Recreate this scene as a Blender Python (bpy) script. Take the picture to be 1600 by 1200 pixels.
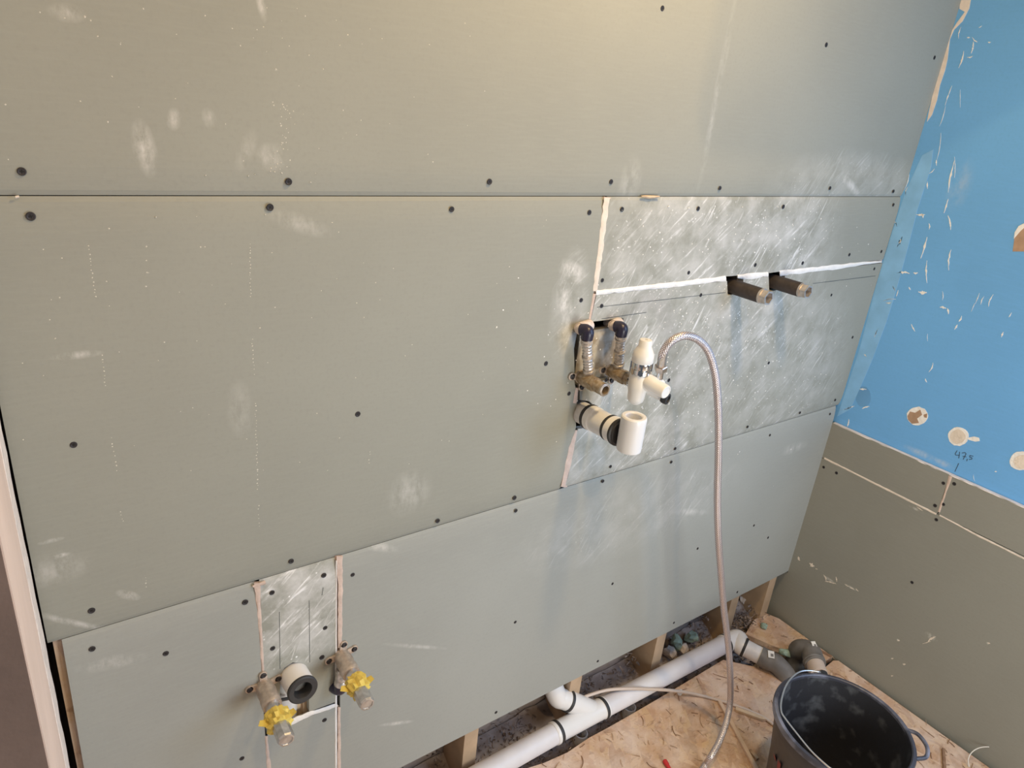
import bpy, bmesh, math, random
from mathutils import Vector as V, Matrix, noise as mnoise
for o in list(bpy.data.objects): bpy.data.objects.remove(o)
SC = bpy.context.scene; COL = SC.collection

# ------------------------------------------------------------ camera, world, lights, exposure
FL = 1100.84                                   # focal length in pixels of a 1600 px wide frame
RX = V((0.81174, -0.57621, 0.09519)); RY = V((-0.14956, -0.36266, -0.91984)); RZ = V((0.56454, 0.73244, -0.38056))
CAM = V((-1.9275, -0.93802, 1.51519))
cam_d = bpy.data.cameras.new('camera'); cam = bpy.data.objects.new('camera', cam_d); COL.objects.link(cam)
cam_d.sensor_width = 36; cam_d.lens = 36 * FL / 1600; cam_d.clip_start = .01
cam.matrix_world = Matrix(((RX.x, -RY.x, -RZ.x, CAM.x), (RX.y, -RY.y, -RZ.y, CAM.y), (RX.z, -RY.z, -RZ.z, CAM.z), (0, 0, 0, 1)))
SC.camera = cam
SC.view_settings.view_transform = 'Standard'; SC.view_settings.look = 'None'
SC.view_settings.exposure = 0.0; SC.view_settings.gamma = 1; SC.view_settings.use_curve_mapping = False
wd = bpy.data.worlds.new('world'); SC.world = wd; wd.use_nodes = True
wd.node_tree.nodes['Background'].inputs[0].default_value = (0.78, 0.88, 1.0, 1)
wd.node_tree.nodes['Background'].inputs[1].default_value = 0.13

def area(name, loc, target, sx, sy, power, col, spread=180):
    d = bpy.data.lights.new(name, 'AREA'); d.shape = 'RECTANGLE'; d.size = sx; d.size_y = sy; d.energy = power; d.color = col
    d.spread = math.radians(spread)
    o = bpy.data.objects.new(name, d); COL.objects.link(o); o.location = loc
    o.rotation_euler = (V(target) - V(loc)).to_track_quat('-Z', 'Y').to_euler(); return o
area('ceiling_lamp_light', (-1.02, -0.55, 2.28), (-1.0, 0.0, 1.0), .10, .10, 13.2, (1.0, .70, .34))
area('added_warm_light', (-1.62, -1.50, 2.60), (-1.1, 0.0, 1.4), .03, .03, 8.5, (1.0, .68, .35))  # added warm light, makes the shadow edge high on the wall with the blocker
area('window_daylight', (-0.06, -1.35, 1.50), (-1.0, -0.2, 1.0), .6, 1.2, 16, (.44, .64, 1.0))
area('front_fill_light', (-1.0, -1.6, 0.70), (-.85, 0, .5), .6, .6, 14, (1.0, 1.0, .94))  # added fill in front of the main wall, brightens its lower middle

# ------------------------------------------------------------ measuring helpers: image point -> point on a real plane
def ray(u, v):
    return (RX * ((u - 800) / FL) + RY * ((v - 600) / FL) + RZ)
def W(u, v, y=0.0):
    d = ray(u, v); return CAM + d * ((y - CAM.y) / d.y)
def RW(u, v, x=0.0):
    d = ray(u, v); return CAM + d * ((x - CAM.x) / d.x)
def F(u, v, z=0.0):
    d = ray(u, v); return CAM + d * ((z - CAM.z) / d.z)
rnd = random.Random(7)
ZH1, ZH2, ZHB = 1.3612, .7613, .1722           # heights of the long joints and of the boards' lower edge

# ------------------------------------------------------------ materials
def mat(name, col, rough=.6, metal=0.0, var=.08, scale=8, bump=0.0, bscale=60, col2=None, spec=.5, thr=None):
    m = bpy.data.materials.new(name); m.use_nodes = True; nt = m.node_tree; n = nt.nodes; L = nt.links
    b = n['Principled BSDF']; b.inputs['Roughness'].default_value = rough; b.inputs['Metallic'].default_value = metal
    b.inputs['Specular IOR Level'].default_value = spec
    tc = n.new('ShaderNodeTexCoord'); nz = n.new('ShaderNodeTexNoise'); nz.inputs['Scale'].default_value = scale
    nz.inputs['Detail'].default_value = 5; L.new(tc.outputs['Object'], nz.inputs['Vector'])
    cr = n.new('ShaderNodeValToRGB'); L.new(nz.outputs['Fac'], cr.inputs[0]); L.new(cr.outputs[0], b.inputs['Base Color'])
    c2 = col2 or tuple(min(1, c * (1 + var)) for c in col)
    c1 = col if col2 else tuple(c * (1 - var) for c in col)
    a, z = thr or (.3, .7)
    cr.color_ramp.elements[0].position = a; cr.color_ramp.elements[1].position = z
    cr.color_ramp.elements[0].color = (*c1, 1); cr.color_ramp.elements[1].color = (*c2, 1)
    if bump:
        bn = n.new('ShaderNodeTexNoise'); bn.inputs['Scale'].default_value = bscale; bn.inputs['Detail'].default_value = 4
        L.new(tc.outputs['Object'], bn.inputs['Vector'])
        bp = n.new('ShaderNodeBump'); bp.inputs['Strength'].default_value = bump; bp.inputs['Distance'].default_value = .004
        L.new(bn.outputs['Fac'], bp.inputs['Height']); L.new(bp.outputs[0], b.inputs['Normal'])
    return m

def mx(nt, a, b, fac, mode='MIX'):
    m = nt.nodes.new('ShaderNodeMix'); m.data_type = 'RGBA'; m.blend_type = mode
    for sock, val in ((m.inputs[0], fac), (m.inputs[6], a), (m.inputs[7], b)):
        if hasattr(val, 'links'): nt.links.new(val, sock)
        elif isinstance(val, tuple): sock.default_value = (*val, 1)
        else: sock.default_value = val
    return m.outputs[2]
def mth(nt, op, a, b=None, clamp=False):
    m = nt.nodes.new('ShaderNodeMath'); m.operation = op; m.use_clamp = clamp
    for i, val in enumerate((a, b)):
        if val is None: continue
        if hasattr(val, 'links'): nt.links.new(val, m.inputs[i])
        else: m.inputs[i].default_value = val
    return m.outputs[0]
def ramp(nt, src, a, b):
    m = nt.nodes.new('ShaderNodeMapRange'); nt.links.new(src, m.inputs[0]); m.inputs[1].default_value = a; m.inputs[2].default_value = b
    return m.outputs[0]
def texn(nt, vec, scale, detail=4, rough=.5, dist=0):
    t = nt.nodes.new('ShaderNodeTexNoise'); t.inputs['Scale'].default_value = scale; t.inputs['Detail'].default_value = detail
    t.inputs['Roughness'].default_value = rough; t.inputs['Distortion'].default_value = dist; nt.links.new(vec, t.inputs['Vector']); return t.outputs['Fac']
def mapping(nt, vec, scale=(1, 1, 1), rot=(0, 0, 0), loc=(0, 0, 0)):
    m = nt.nodes.new('ShaderNodeMapping'); nt.links.new(vec, m.inputs[0]); m.inputs['Scale'].default_value = scale
    m.inputs['Rotation'].default_value = rot; m.inputs['Location'].default_value = loc; return m.outputs[0]
def blob(nt, vec, c, r, rotq=0):
    # soft ellipsoid mask, 1 at c, 0 at r (r = radii x,y,z)
    s = nt.nodes.new('ShaderNodeVectorMath'); s.operation = 'SUBTRACT'; nt.links.new(vec, s.inputs[0]); s.inputs[1].default_value = c
    rr = nt.nodes.new('ShaderNodeVectorRotate'); rr.rotation_type = 'Y_AXIS'; rr.inputs['Angle'].default_value = rotq; nt.links.new(s.outputs[0], rr.inputs[0])
    k = nt.nodes.new('ShaderNodeVectorMath'); k.operation = 'MULTIPLY'; nt.links.new(rr.outputs[0], k.inputs[0]); k.inputs[1].default_value = tuple(1 / q for q in r)
    g = nt.nodes.new('ShaderNodeTexGradient'); g.gradient_type = 'SPHERICAL'; nt.links.new(k.outputs[0], g.inputs[0]); return g.outputs['Fac']

def board_mat(name, base, dusty, marks=(), arcs=()):
    """moisture-resistant plasterboard paper, with plaster dust wiped over some parts of it"""
    m = bpy.data.materials.new(name); m.use_nodes = True; nt = m.node_tree; n = nt.nodes; L = nt.links
    b = n['Principled BSDF']; b.inputs['Roughness'].default_value = .62; b.inputs['Specular IOR Level'].default_value = .35
    tc = n.new('ShaderNodeTexCoord').outputs['Object']
    big = texn(nt, tc, 2.2, 3); fine = texn(nt, tc, 160, 3); fib = texn(nt, mapping(nt, tc, (25, 25, 240)), 1, 3)
    c = mx(nt, tuple(x * .93 for x in base), tuple(min(1, x * 1.07) for x in base), ramp(nt, big, .3, .7))
    c = mx(nt, c, tuple(x * .88 for x in base), mth(nt, 'MULTIPLY', ramp(nt, fine, .5, .75), .35))
    c = mx(nt, c, tuple(min(1, x * 1.1) for x in base), mth(nt, 'MULTIPLY', ramp(nt, fib, .45, .8), .4))
    # dust: streaks wiped diagonally + splashes, only where `dusty` says
    mask = None
    for cc, r, k in dusty:
        g = mth(nt, 'MULTIPLY', ramp(nt, blob(nt, tc, cc, r), 0, .40), k)
        mask = g if mask is None else mth(nt, 'MAXIMUM', mask, g)
    if mask is not None:
        st = texn(nt, mapping(nt, mapping(nt, tc, rot=(0, math.radians(38), 0)), (9, 9, 95)), 1, 5, .65, .6)
        st2 = texn(nt, mapping(nt, mapping(nt, tc, rot=(0, math.radians(62), 0)), (14, 14, 130)), 1, 4, .6, .9)
        cloud = texn(nt, tc, 16, 6, .62)
        s1 = mth(nt, 'MULTIPLY', ramp(nt, st, .52, .68), ramp(nt, cloud, .36, .56))
        s2 = mth(nt, 'MULTIPLY', ramp(nt, st2, .54, .70), ramp(nt, texn(nt, tc, 7, 3), .42, .58))
        vo = n.new('ShaderNodeTexVoronoi'); vo.inputs['Scale'].default_value = 105; L.new(tc, vo.inputs['Vector'])
        dots = mth(nt, 'MULTIPLY', mth(nt, 'SUBTRACT', 1.0, ramp(nt, vo.outputs['Distance'], .12, .26)), ramp(nt, texn(nt, tc, 20, 4), .5, .62))
        haze = mth(nt, 'MULTIPLY', ramp(nt, cloud, .38, .70), .42)
        tot = mth(nt, 'MAXIMUM', mth(nt, 'MAXIMUM', mth(nt, 'MULTIPLY', s1, .8), mth(nt, 'MULTIPLY', s2, .8)), mth(nt, 'MAXIMUM', mth(nt, 'MULTIPLY', dots, .8), haze))
        c = mx(nt, c, (.86, .86, .86), mth(nt, 'MULTIPLY', tot, mask, True))
    for cc, r, rot_, k in marks:
        g = ramp(nt, blob(nt, tc, cc, r, rot_), 0, .8)
        g = mth(nt, 'MULTIPLY', mth(nt, 'MULTIPLY', g, ramp(nt, texn(nt, mapping(nt, tc, (45, 45, 22)), 1, 5, .7), .40, .62)), k * 1.05, True)
        c = mx(nt, c, (.74, .73, .70), g)
    L.new(c, b.inputs['Base Color'])
    bp = n.new('ShaderNodeBump'); bp.inputs['Strength'].default_value = .12; bp.inputs['Distance'].default_value = .001
    L.new(fine, bp.inputs['Height']); L.new(bp.outputs[0], b.inputs['Normal'])
    return m
def wb(u, v): p = W(u, v); return (p.x, p.y, p.z)
GREEN = (.306, .312, .272)
dust_main = [((*wb(1130, 430),), (.46, .3, .36), 1.0), ((*wb(1010, 660),), (.34, .3, .30), .95), (wb(955, 560), (.16, .2, .22), 1.0), (wb(1230, 600), (.3, .3, .3), .6)]
marks_up = [(wb(226, 232), (.014, .05, .035), .12, .7), (wb(272, 186), (.009, .05, .014), -.2, .6), (wb(327, 185), (.009, .05, .014), .2, .45), (wb(385, 235), (.012, .05, .03), -.4, .3), (wb(425, 245), (.022, .05, .02), 0, .45),
            (wb(1120, 150), (.012, .05, .20), 0, .25), (wb(105, 20), (.02, .05, .01), 0, .4), (wb(985, 285), (.03, .05, .05), 0, .3), (wb(1330, 290), (.07, .05, .012), -.4, .6), (wb(408, 8), (.006, .05, .02), .2, .6)]
marks_mid = [(wb(120, 555), (.03, .05, .006), 0, .6), (wb(95, 868), (.012, .05, .004), 0, .9), (wb(80, 845), (.016, .05, .004), 0, .6), (wb(85, 890), (.05, .05, .03), 0, .3), (wb(120, 975), (.1, .05, .006), -.7, .5), (wb(200, 930), (.02, .05, .008), -.7, .7),
             (wb(375, 640), (.02, .05, .05), 0, .25), (wb(895, 425), (.045, .05, .02), -.5, .9), (wb(882, 470), (.02, .05, .05), .3, .85), (wb(885, 520), (.02, .05, .05), 0, .7), (wb(470, 350), (.05, .05, .015), -.3, .35), (wb(640, 770), (.05, .05, .05), -.6, .3)]
marks_low = [(wb(175, 1035), (.05, .05, .015), -.2, .35), (wb(585, 855), (.06, .05, .01), -.45, .5), (wb(650, 1010), (.1, .05, .006), -.5, .4), (wb(1080, 800), (.1, .05, .012), -.3, .45), (wb(620, 1130), (.05, .05, .006), -.4, .5), (wb(1240, 700), (.08, .05, .02), 0, .3)]
m_up = board_mat('board_upper', GREEN, [(wb(1330, 290), (.35, .2, .09), .45)], marks_up)
m_mid = board_mat('board_middle', GREEN, [(wb(890, 480), (.05, .2, .12), .7)], marks_mid)
m_dust = board_mat('board_dusty', GREEN, dust_main)
m_low = board_mat('board_lower_daylit', (.338, .350, .325), [(wb(1000, 800), (.4, .2, .12), .35)], marks_low)  # same board, base lighter and cooler: the daylight low down is in the colour
m_patch = board_mat('board_patch', GREEN, [(wb(460, 960), (.13, .3, .14), 1.5), (wb(450, 930), (.10, .3, .12), 1.2)])
def rwt(u, v, x=0): p = RW(u, v, x); return (p.x, p.y, p.z)
m_right = board_mat('board_right', (.265, .268, .24), [], [(rwt(1268, 883), (.05, .012, .005), 0, 1.0), (rwt(1248, 873), (.05, .006, .006), 0, 1.0), (rwt(1295, 905), (.05, .02, .006), 0, .8), (rwt(1330, 918), (.05, .018, .004), 0, .7),
            (rwt(1455, 995), (.05, .02, .01), .5, .8), (rwt(1430, 795), (.05, .03, .004), .5, .6), (rwt(1403, 1000), (.05, .004, .004), 0, 1.0), (rwt(1412, 1038), (.05, .004, .004), 0, 1.0), (rwt(1394, 1029), (.05, .003, .003), 0, 1.0), (rwt(1543, 1005), (.05, .004, .004), 0, 1.0)])
m_blue = board_mat('blue_board', (.155, .42, .80), [], [(rwt(1440, 709, .013), (.05, .06, .01), .45, .35), (rwt(1475, 725, .013), (.05, .03, .01), .45, .3), (rwt(1385, 455, .013), (.05, .02, .03), 0, .5), (rwt(1500, 290, .013), (.05, .03, .07), 0, .2)])
m_tape = mat('joint_compound_blue', (.23, .50, .84), .5, var=.08, scale=25, bump=.1)
m_fill = mat('joint_filler', (.74, .66, .57), .9, var=.08, scale=50, bump=.4, bscale=140)
m_fillp = mat('joint_filler_pink', (.62, .49, .42), .9, var=.12, scale=50, bump=.4, bscale=140)
m_speck = mat('speck', (.62, .60, .53), .9)
m_white_fill = mat('white_filler', (.85, .84, .82), .9, var=.06, scale=60, bump=.45, bscale=130)
m_core = mat('gypsum_core', (.76, .70, .66), .95, var=.1, scale=40, bump=.4)
m_brownpatch = mat('torn_card', (.42, .28, .19), .95, var=.15, scale=40, bump=.3)
m_pencil = mat('pencil', (.10, .11, .11), .7, var=.2)
m_ink = mat('ink', (.03, .05, .09), .6)
m_screw = mat('screw_black', (.035, .032, .035), .55, .3, var=.3, scale=300)
m_cross = mat('screw_cross', (.005, .005, .005), .8)
m_dark = mat('cavity_shade', (.05, .042, .036), .95, var=.3, scale=20)  # near-black standing for the shade inside wall gaps
m_backing = mat('back_board', (.40, .315, .265), .9, var=.18, scale=9, bump=.3)
m_wood = mat('stud_wood', (.50, .36, .235), .75, var=.16, scale=14, bump=.2)
m_woodpale = mat('batten_wood', (.66, .50, .34), .7, var=.18, scale=30, bump=.2)
m_dustwood = mat('dusty_wood', (.36, .30, .22), .85, thr=(.4, .65), scale=45, col2=(.58, .55, .48))
m_pine = mat('offcut_wood', (.70, .53, .40), .7, var=.12, scale=30, bump=.1)
m_jamb = mat('jamb_plaster', (.74, .60, .52), .85, var=.06, scale=9, bump=.35, bscale=40)
m_jambw = mat('jamb_edge_white', (.78, .72, .68), .9, var=.14, scale=60, bump=.9, bscale=90)
m_jambd = mat('jamb_brown', (.22, .15, .12), .8, var=.2, scale=5, bump=.2)
m_white = mat('white_plastic', (.80, .80, .80), .28, var=.02)
m_offw = mat('valve_white', (.80, .79, .76), .4, var=.03)
m_wdust = mat('white_plastic_dusty', (.72, .72, .73), .45, var=.10, scale=45)
m_grey = mat('grey_plastic', (.17, .16, .15), .6, var=.25, scale=30)
m_blk = mat('black_rubber', (.03, .03, .032), .55, var=.2)
m_iron = mat('black_iron', (.055, .045, .042), .55, .35, var=.3, scale=60, bump=.15)
m_steel = mat('cut_steel', (.55, .50, .46), .38, .75, var=.2, scale=90)
m_inner = mat('inner_rust', (.16, .11, .10), .7, .3, var=.25, scale=80)
m_chrome = mat('chrome', (.72, .73, .75), .12, 1.0, var=.03)
m_chromed = mat('chrome_dusty', (.58, .57, .56), .33, .85, var=.2, scale=90, bump=.2)
m_nut = mat('nickel_nut', (.58, .50, .43), .3, .9, var=.1)
m_brass = mat('dusty_brass', (.28, .20, .11), .55, .55, var=.15, scale=120, col2=(.55, .47, .37), bump=.4)
m_galv = mat('dusty_bronze', (.56, .48, .41), .42, .6, var=.2, scale=120, bump=.4)
m_sleeve = mat('press_sleeve', (.60, .56, .52), .3, .55, var=.25, scale=130, bump=.4)
m_ptfe = mat('sealing_tape', (.66, .58, .53), .75, var=.15, scale=120, bump=.5)
m_navy = mat('navy_cap', (.022, .020, .045), .35, var=.2)
m_yellow = mat('yellow_tape', (.74, .57, .12), .5, var=.12, scale=80, bump=.4)
m_cable = mat('beige_tube', (.62, .52, .45), .45, var=.05)
m_bucket = mat('bucket_black', (.025, .027, .034), .42, var=.3, scale=20, bump=.1)
m_bucket_rim = mat('bucket_rim', (.05, .052, .07), .4, thr=(.45, .75), scale=18, col2=(.28, .29, .36))
m_bucket_in = mat('bucket_inside_dusty', (.030, .031, .037), .38, thr=(.54, .82), scale=24, col2=(.15, .16, .175), bump=.2)
m_wire = mat('wire_steel', (.68, .68, .69), .3, .9, var=.05)
m_wirew = mat('wire_white', (.75, .72, .66), .5)
m_red = mat('red_plastic', (.55, .03, .035), .35)
m_redf = mat('faded_red', (.22, .03, .03), .6, var=.3, scale=60)
m_foam = mat('green_chunk', (.30, .40, .33), .9, var=.2, scale=40, bump=.5)
m_chunk = mat('plaster_chunk', (.62, .54, .47), .95, var=.15, scale=40, bump=.5)
m_rub = mat('rubble_mix', (.17, .135, .12), .95, thr=(.42, .62), scale=38, col2=(.42, .33, .27))
m_sliver = mat('wood_sliver', (.26, .15, .09), .85, thr=(.45, .6), scale=9, col2=(.62, .46, .32))
m_base = mat('subfloor_dirt', (.27, .215, .185), .95, thr=(.35, .7), scale=25, col2=(.42, .36, .33), bump=.6, bscale=50)
m_label = mat('sticker_white', (.75, .73, .68), .5)

def osb_mat():
    m = bpy.data.materials.new('osb'); m.use_nodes = True; nt = m.node_tree; n = nt.nodes; L = nt.links
    b = n['Principled BSDF']; b.inputs['Roughness'].default_value = .75; b.inputs['Specular IOR Level'].default_value = .25
    tc = n.new('ShaderNodeTexCoord').outputs['Object']
    col = None
    for i, (ang, sc) in enumerate(((20, 1.0), (75, 1.25), (130, .9))):
        v = mapping(nt, mapping(nt, tc, rot=(0, 0, math.radians(ang))), (11 * sc, 40 * sc, 11), loc=(i * 3.3, i, 0))
        vo = n.new('ShaderNodeTexVoronoi'); vo.inputs['Scale'].default_value = 1.0; L.new(v, vo.inputs['Vector'])
        cr = n.new('ShaderNodeValToRGB'); sx = n.new('ShaderNodeSeparateColor'); L.new(vo.outputs['Color'], sx.inputs[0]); L.new(sx.outputs[0], cr.inputs[0])
        e = cr.color_ramp.elements; e[0].color = (.47, .30, .195, 1); e[1].color = (.68, .49, .36, 1)
        x = e.new(.5); x.color = (.57, .37, .245, 1); x = e.new(.85); x.color = (.62, .43, .26, 1)
        if col is None: col = cr.outputs[0]
        else: col = mx(nt, col, cr.outputs[0], mth(nt, 'GREATER_THAN', texn(nt, v, 1.1, 1), .5))
    st = texn(nt, mapping(nt, tc, (30, 90, 30), rot=(0, 0, .5)), 1, 4, .6, 1.2)
    col = mx(nt, col, (.30, .17, .10), mth(nt, 'MULTIPLY', ramp(nt, st, .56, .72), .7))
    # pale plaster dust lying on it
    col = mx(nt, col, (.82, .70, .62), mth(nt, 'MULTIPLY', ramp(nt, texn(nt, tc, 11, 6, .65), .40, .68), .66))
    L.new(col, b.inputs['Base Color'])
    bp = n.new('ShaderNodeBump'); bp.inputs['Strength'].default_value = .35; bp.inputs['Distance'].default_value = .002
    L.new(st, bp.inputs['Height']); L.new(bp.outputs[0], b.inputs['Normal']); return m
m_osb = osb_mat()

def braid_mat():
    m = bpy.data.materials.new('steel_braid'); m.use_nodes = True; nt = m.node_tree; n = nt.nodes; L = nt.links
    b = n['Principled BSDF']; b.inputs['Metallic'].default_value = .7; b.inputs['Roughness'].default_value = .28
    uv = n.new('ShaderNodeTexCoord').outputs['UV']
    def wave(rz):
        s = mapping(nt, uv, (12, 190, 1)); sp = n.new('ShaderNodeSeparateXYZ'); L.new(s, sp.inputs[0])
        return mth(nt, 'SINE', mth(nt, 'MULTIPLY', mth(nt, 'ADD', sp.outputs[0], mth(nt, 'MULTIPLY', sp.outputs[1], rz)), 6.283))
    h = mth(nt, 'MAXIMUM', wave(1), wave(-1))
    c = mx(nt, (.17, .16, .16), (.86, .77, .78), ramp(nt, h, -.2, .9)); L.new(c, b.inputs['Base Color'])
    bp = n.new('ShaderNodeBump'); bp.inputs['Strength'].default_value = .5; bp.inputs['Distance'].default_value = .0006
    L.new(h, bp.inputs['Height']); L.new(bp.outputs[0], b.inputs['Normal']); return m
m_braid = braid_mat()

def printed_pipe_mat():
    m = bpy.data.materials.new('drainpipe_white'); m.use_nodes = True; nt = m.node_tree; n = nt.nodes; L = nt.links
    b = n['Principled BSDF']; b.inputs['Roughness'].default_value = .42
    t = n.new('ShaderNodeTexCoord'); uv = t.outputs['UV']
    sp = n.new('ShaderNodeSeparateXYZ'); L.new(uv, sp.inputs[0])
    band = mth(nt, 'LESS_THAN', mth(nt, 'ABSOLUTE', mth(nt, 'SUBTRACT', sp.outputs[0], .50)), .028)
    fl = mth(nt, 'GREATER_THAN', texn(nt, mapping(nt, uv, (90, 210, 1)), 1, 2), .57)
    wd_ = mth(nt, 'GREATER_THAN', texn(nt, mapping(nt, uv, (0, 22, 1)), 1, 1), .52)
    f = mth(nt, 'MULTIPLY', mth(nt, 'MULTIPLY', band, fl), mth(nt, 'MULTIPLY', wd_, .7))
    c = mx(nt, (.66, .65, .68), (.76, .75, .78), ramp(nt, texn(nt, t.outputs['Object'], 12, 5), .35, .65))
    c = mx(nt, c, (.20, .20, .22), f); L.new(c, b.inputs['Base Color']); return m
m_pipe = printed_pipe_mat()

# ------------------------------------------------------------ mesh builder
class MB:
    def __init__(s): s.v = []; s.f = []; s.uv = []; s.mi = []
    def add(s, vs, fs, uvs=None, mi=0):
        o = len(s.v); s.v += [V(p) for p in vs]
        for k, f in enumerate(fs):
            s.f.append([i + o for i in f]); s.uv.append(uvs[k] if uvs else [(0, 0)] * len(f)); s.mi.append(mi)
        return s
    def rings(s, rings, closed=True, uvlen=None, cap0=True, cap1=True, mi=0):
        n = len(rings[0]); vs = [p for r in rings for p in r]; fs = []; uvs = []
        for i in range(len(rings) - 1):
            a = uvlen[i] if uvlen else i; b_ = uvlen[i + 1] if uvlen else i + 1
            for j in range(n):
                k = (j + 1) % n; fs.append([i * n + j, i * n + k, (i + 1) * n + k, (i + 1) * n + j])
                uvs.append([(j / n, a), ((j + 1) / n, a), ((j + 1) / n, b_), (j / n, b_)])
        if cap0: fs.append(list(range(n))[::-1]); uvs.append([(.25, 0)] * n)
        if cap1: fs.append([(len(rings) - 1) * n + j for j in range(n)]); uvs.append([(.25, 0)] * n)
        return s.add(vs, fs, uvs, mi)
    def tube(s, pts, r, n=20, cap=True, mi=0, up=None):
        pts = [V(p) for p in pts]; m = len(pts); rs = r if isinstance(r, (list, tuple)) else [r] * m
        T = [(pts[min(i + 1, m - 1)] - pts[max(i - 1, 0)]).normalized() for i in range(m)]
        a = V(up) if up else (V((0, 0, 1)) if abs(T[0].z) < .9 else V((0, -1, 0)))
        a = (a - T[0] * a.dot(T[0])).normalized(); rings = []; ln = [0]
        for i in range(m):
            a = (a - T[i] * a.dot(T[i])).normalized(); b_ = T[i].cross(a)
            rings.append([pts[i] + (a * math.cos(t) + b_ * math.sin(t)) * rs[i] for t in (2 * math.pi * j / n for j in range(n))])
            if i: ln.append(ln[-1] + (pts[i] - pts[i - 1]).length)
        return s.rings(rings, uvlen=ln, cap0=cap, cap1=cap, mi=mi)
    def lathe(s, base, d, prof, n=28, cap0=True, cap1=True, mi=0, rot=0.0, wob=None):
        base = V(base); d = V(d).normalized(); a = V((0, 0, 1)) if abs(d.z) < .9 else V((0, -1, 0))
        a = (a - d * a.dot(d)).normalized(); b_ = d.cross(a); rings = []
        for k, (r, h) in enumerate(prof):
            rings.append([base + d * h + (a * math.cos(t) + b_ * math.sin(t)) * (r * (wob(k, j) if wob else 1)) for j, t in enumerate(rot + 2 * math.pi * j / n for j in range(n))])
        return s.rings(rings, uvlen=[p[1] for p in prof], cap0=cap0, cap1=cap1, mi=mi)
    def box(s, lo, hi, mi=0):
        x0, y0, z0 = lo; x1, y1, z1 = hi
        return s.add([(x0, y0, z0), (x1, y0, z0), (x1, y1, z0), (x0, y1, z0), (x0, y0, z1), (x1, y0, z1), (x1, y1, z1), (x0, y1, z1)],
                     [[0, 3, 2, 1], [4, 5, 6, 7], [0, 1, 5, 4], [1, 2, 6, 5], [2, 3, 7, 6], [3, 0, 4, 7]], mi=mi)
    def bar(s, a, b, w, h, up=(0, 0, 1), mi=0):
        a = V(a); b = V(b); t = (b - a).normalized(); u = V(up); u = (u - t * u.dot(t)).normalized(); q = t.cross(u)
        c = [(-1, -1), (1, -1), (1, 1), (-1, 1)]
        return s.rings([[p + q * (w / 2 * i) + u * (h / 2 * j) for i, j in c] for p in (a, b)], mi=mi)
    def prism(s, poly, thick, mi=0):
        t = V(thick); n = len(poly); p = [V(x) for x in poly]
        fs = [list(range(n)), [n + i for i in range(n)][::-1]] + [[i, (i + 1) % n, n + (i + 1) % n, n + i] for i in range(n)]
        return s.add(p + [x + t for x in p], fs, mi=mi)
def root_loc(o):
    while o is not None and o.parent: o = o.parent
    return o.location.copy() if o is not None else V((0, 0, 0))
def part(name, mb, m, parent=None, label=None, smooth=True, bevel=0, kind=None, angle=35, loc=None):
    base = root_loc(parent) if parent else (V(loc) if loc else V((0, 0, 0)))
    me = bpy.data.meshes.new(name); me.from_pydata([v - base for v in mb.v], [], mb.f)
    ul = me.uv_layers.new(name='UVMap'); k = 0
    for f, uvs in zip(me.polygons, mb.uv):
        for q in uvs: ul.data[k].uv = q; k += 1
    for f, mi in zip(me.polygons, mb.mi): f.material_index = mi
    for x in (m if isinstance(m, (list, tuple)) else [m]): me.materials.append(x)
    bm = bmesh.new(); bm.from_mesh(me); bmesh.ops.recalc_face_normals(bm, faces=bm.faces)
    if bevel: bmesh.ops.bevel(bm, geom=[e for e in bm.edges if e.is_manifold and e.calc_face_angle(0) > .6], offset=bevel, segments=2, affect='EDGES', profile=.6)
    bm.to_mesh(me); bm.free()
    if smooth:
        for f in me.polygons: f.use_smooth = True
        me.set_sharp_from_angle(angle=math.radians(angle))
    o = bpy.data.objects.new(name, me); COL.objects.link(o)
    if parent: o.parent = parent
    else: o.location = base
    if label: o['label'] = label
    if kind: o['kind'] = kind
    return o
def thing(name, label, cat, loc, group=None):
    o = bpy.data.objects.new(name, None); COL.objects.link(o); o.empty_display_size = .02; o.location = loc
    o['label'] = label; o['category'] = cat
    if group: o['group'] = group
    return o
def tag(o, label, cat, group=None, kind=None):
    o['label'] = label; o['category'] = cat
    if group: o['group'] = group
    if kind: o['kind'] = kind
    return o
def spline(P, k=10):
    P = [V(p) for p in P]; Q = [2 * P[0] - P[1]] + P + [2 * P[-1] - P[-2]]; out = []
    for i in range(1, len(Q) - 2):
        for j in range(k):
            t = j / k; a, b, c, d = Q[i - 1:i + 3]
            out.append(.5 * ((2 * b) + (c - a) * t + (2 * a - 5 * b + 4 * c - d) * t * t + (3 * b - a - 3 * c + d) * t ** 3))
    return out + [P[-1]]

# ------------------------------------------------------------ setting: main wall
wall = MB(); wall.box((-2.4, .098, -.13), (.03, .13, 2.66))
wall_back = part('wall_back', wall, m_backing); wall_back['kind'] = 'structure'

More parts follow.
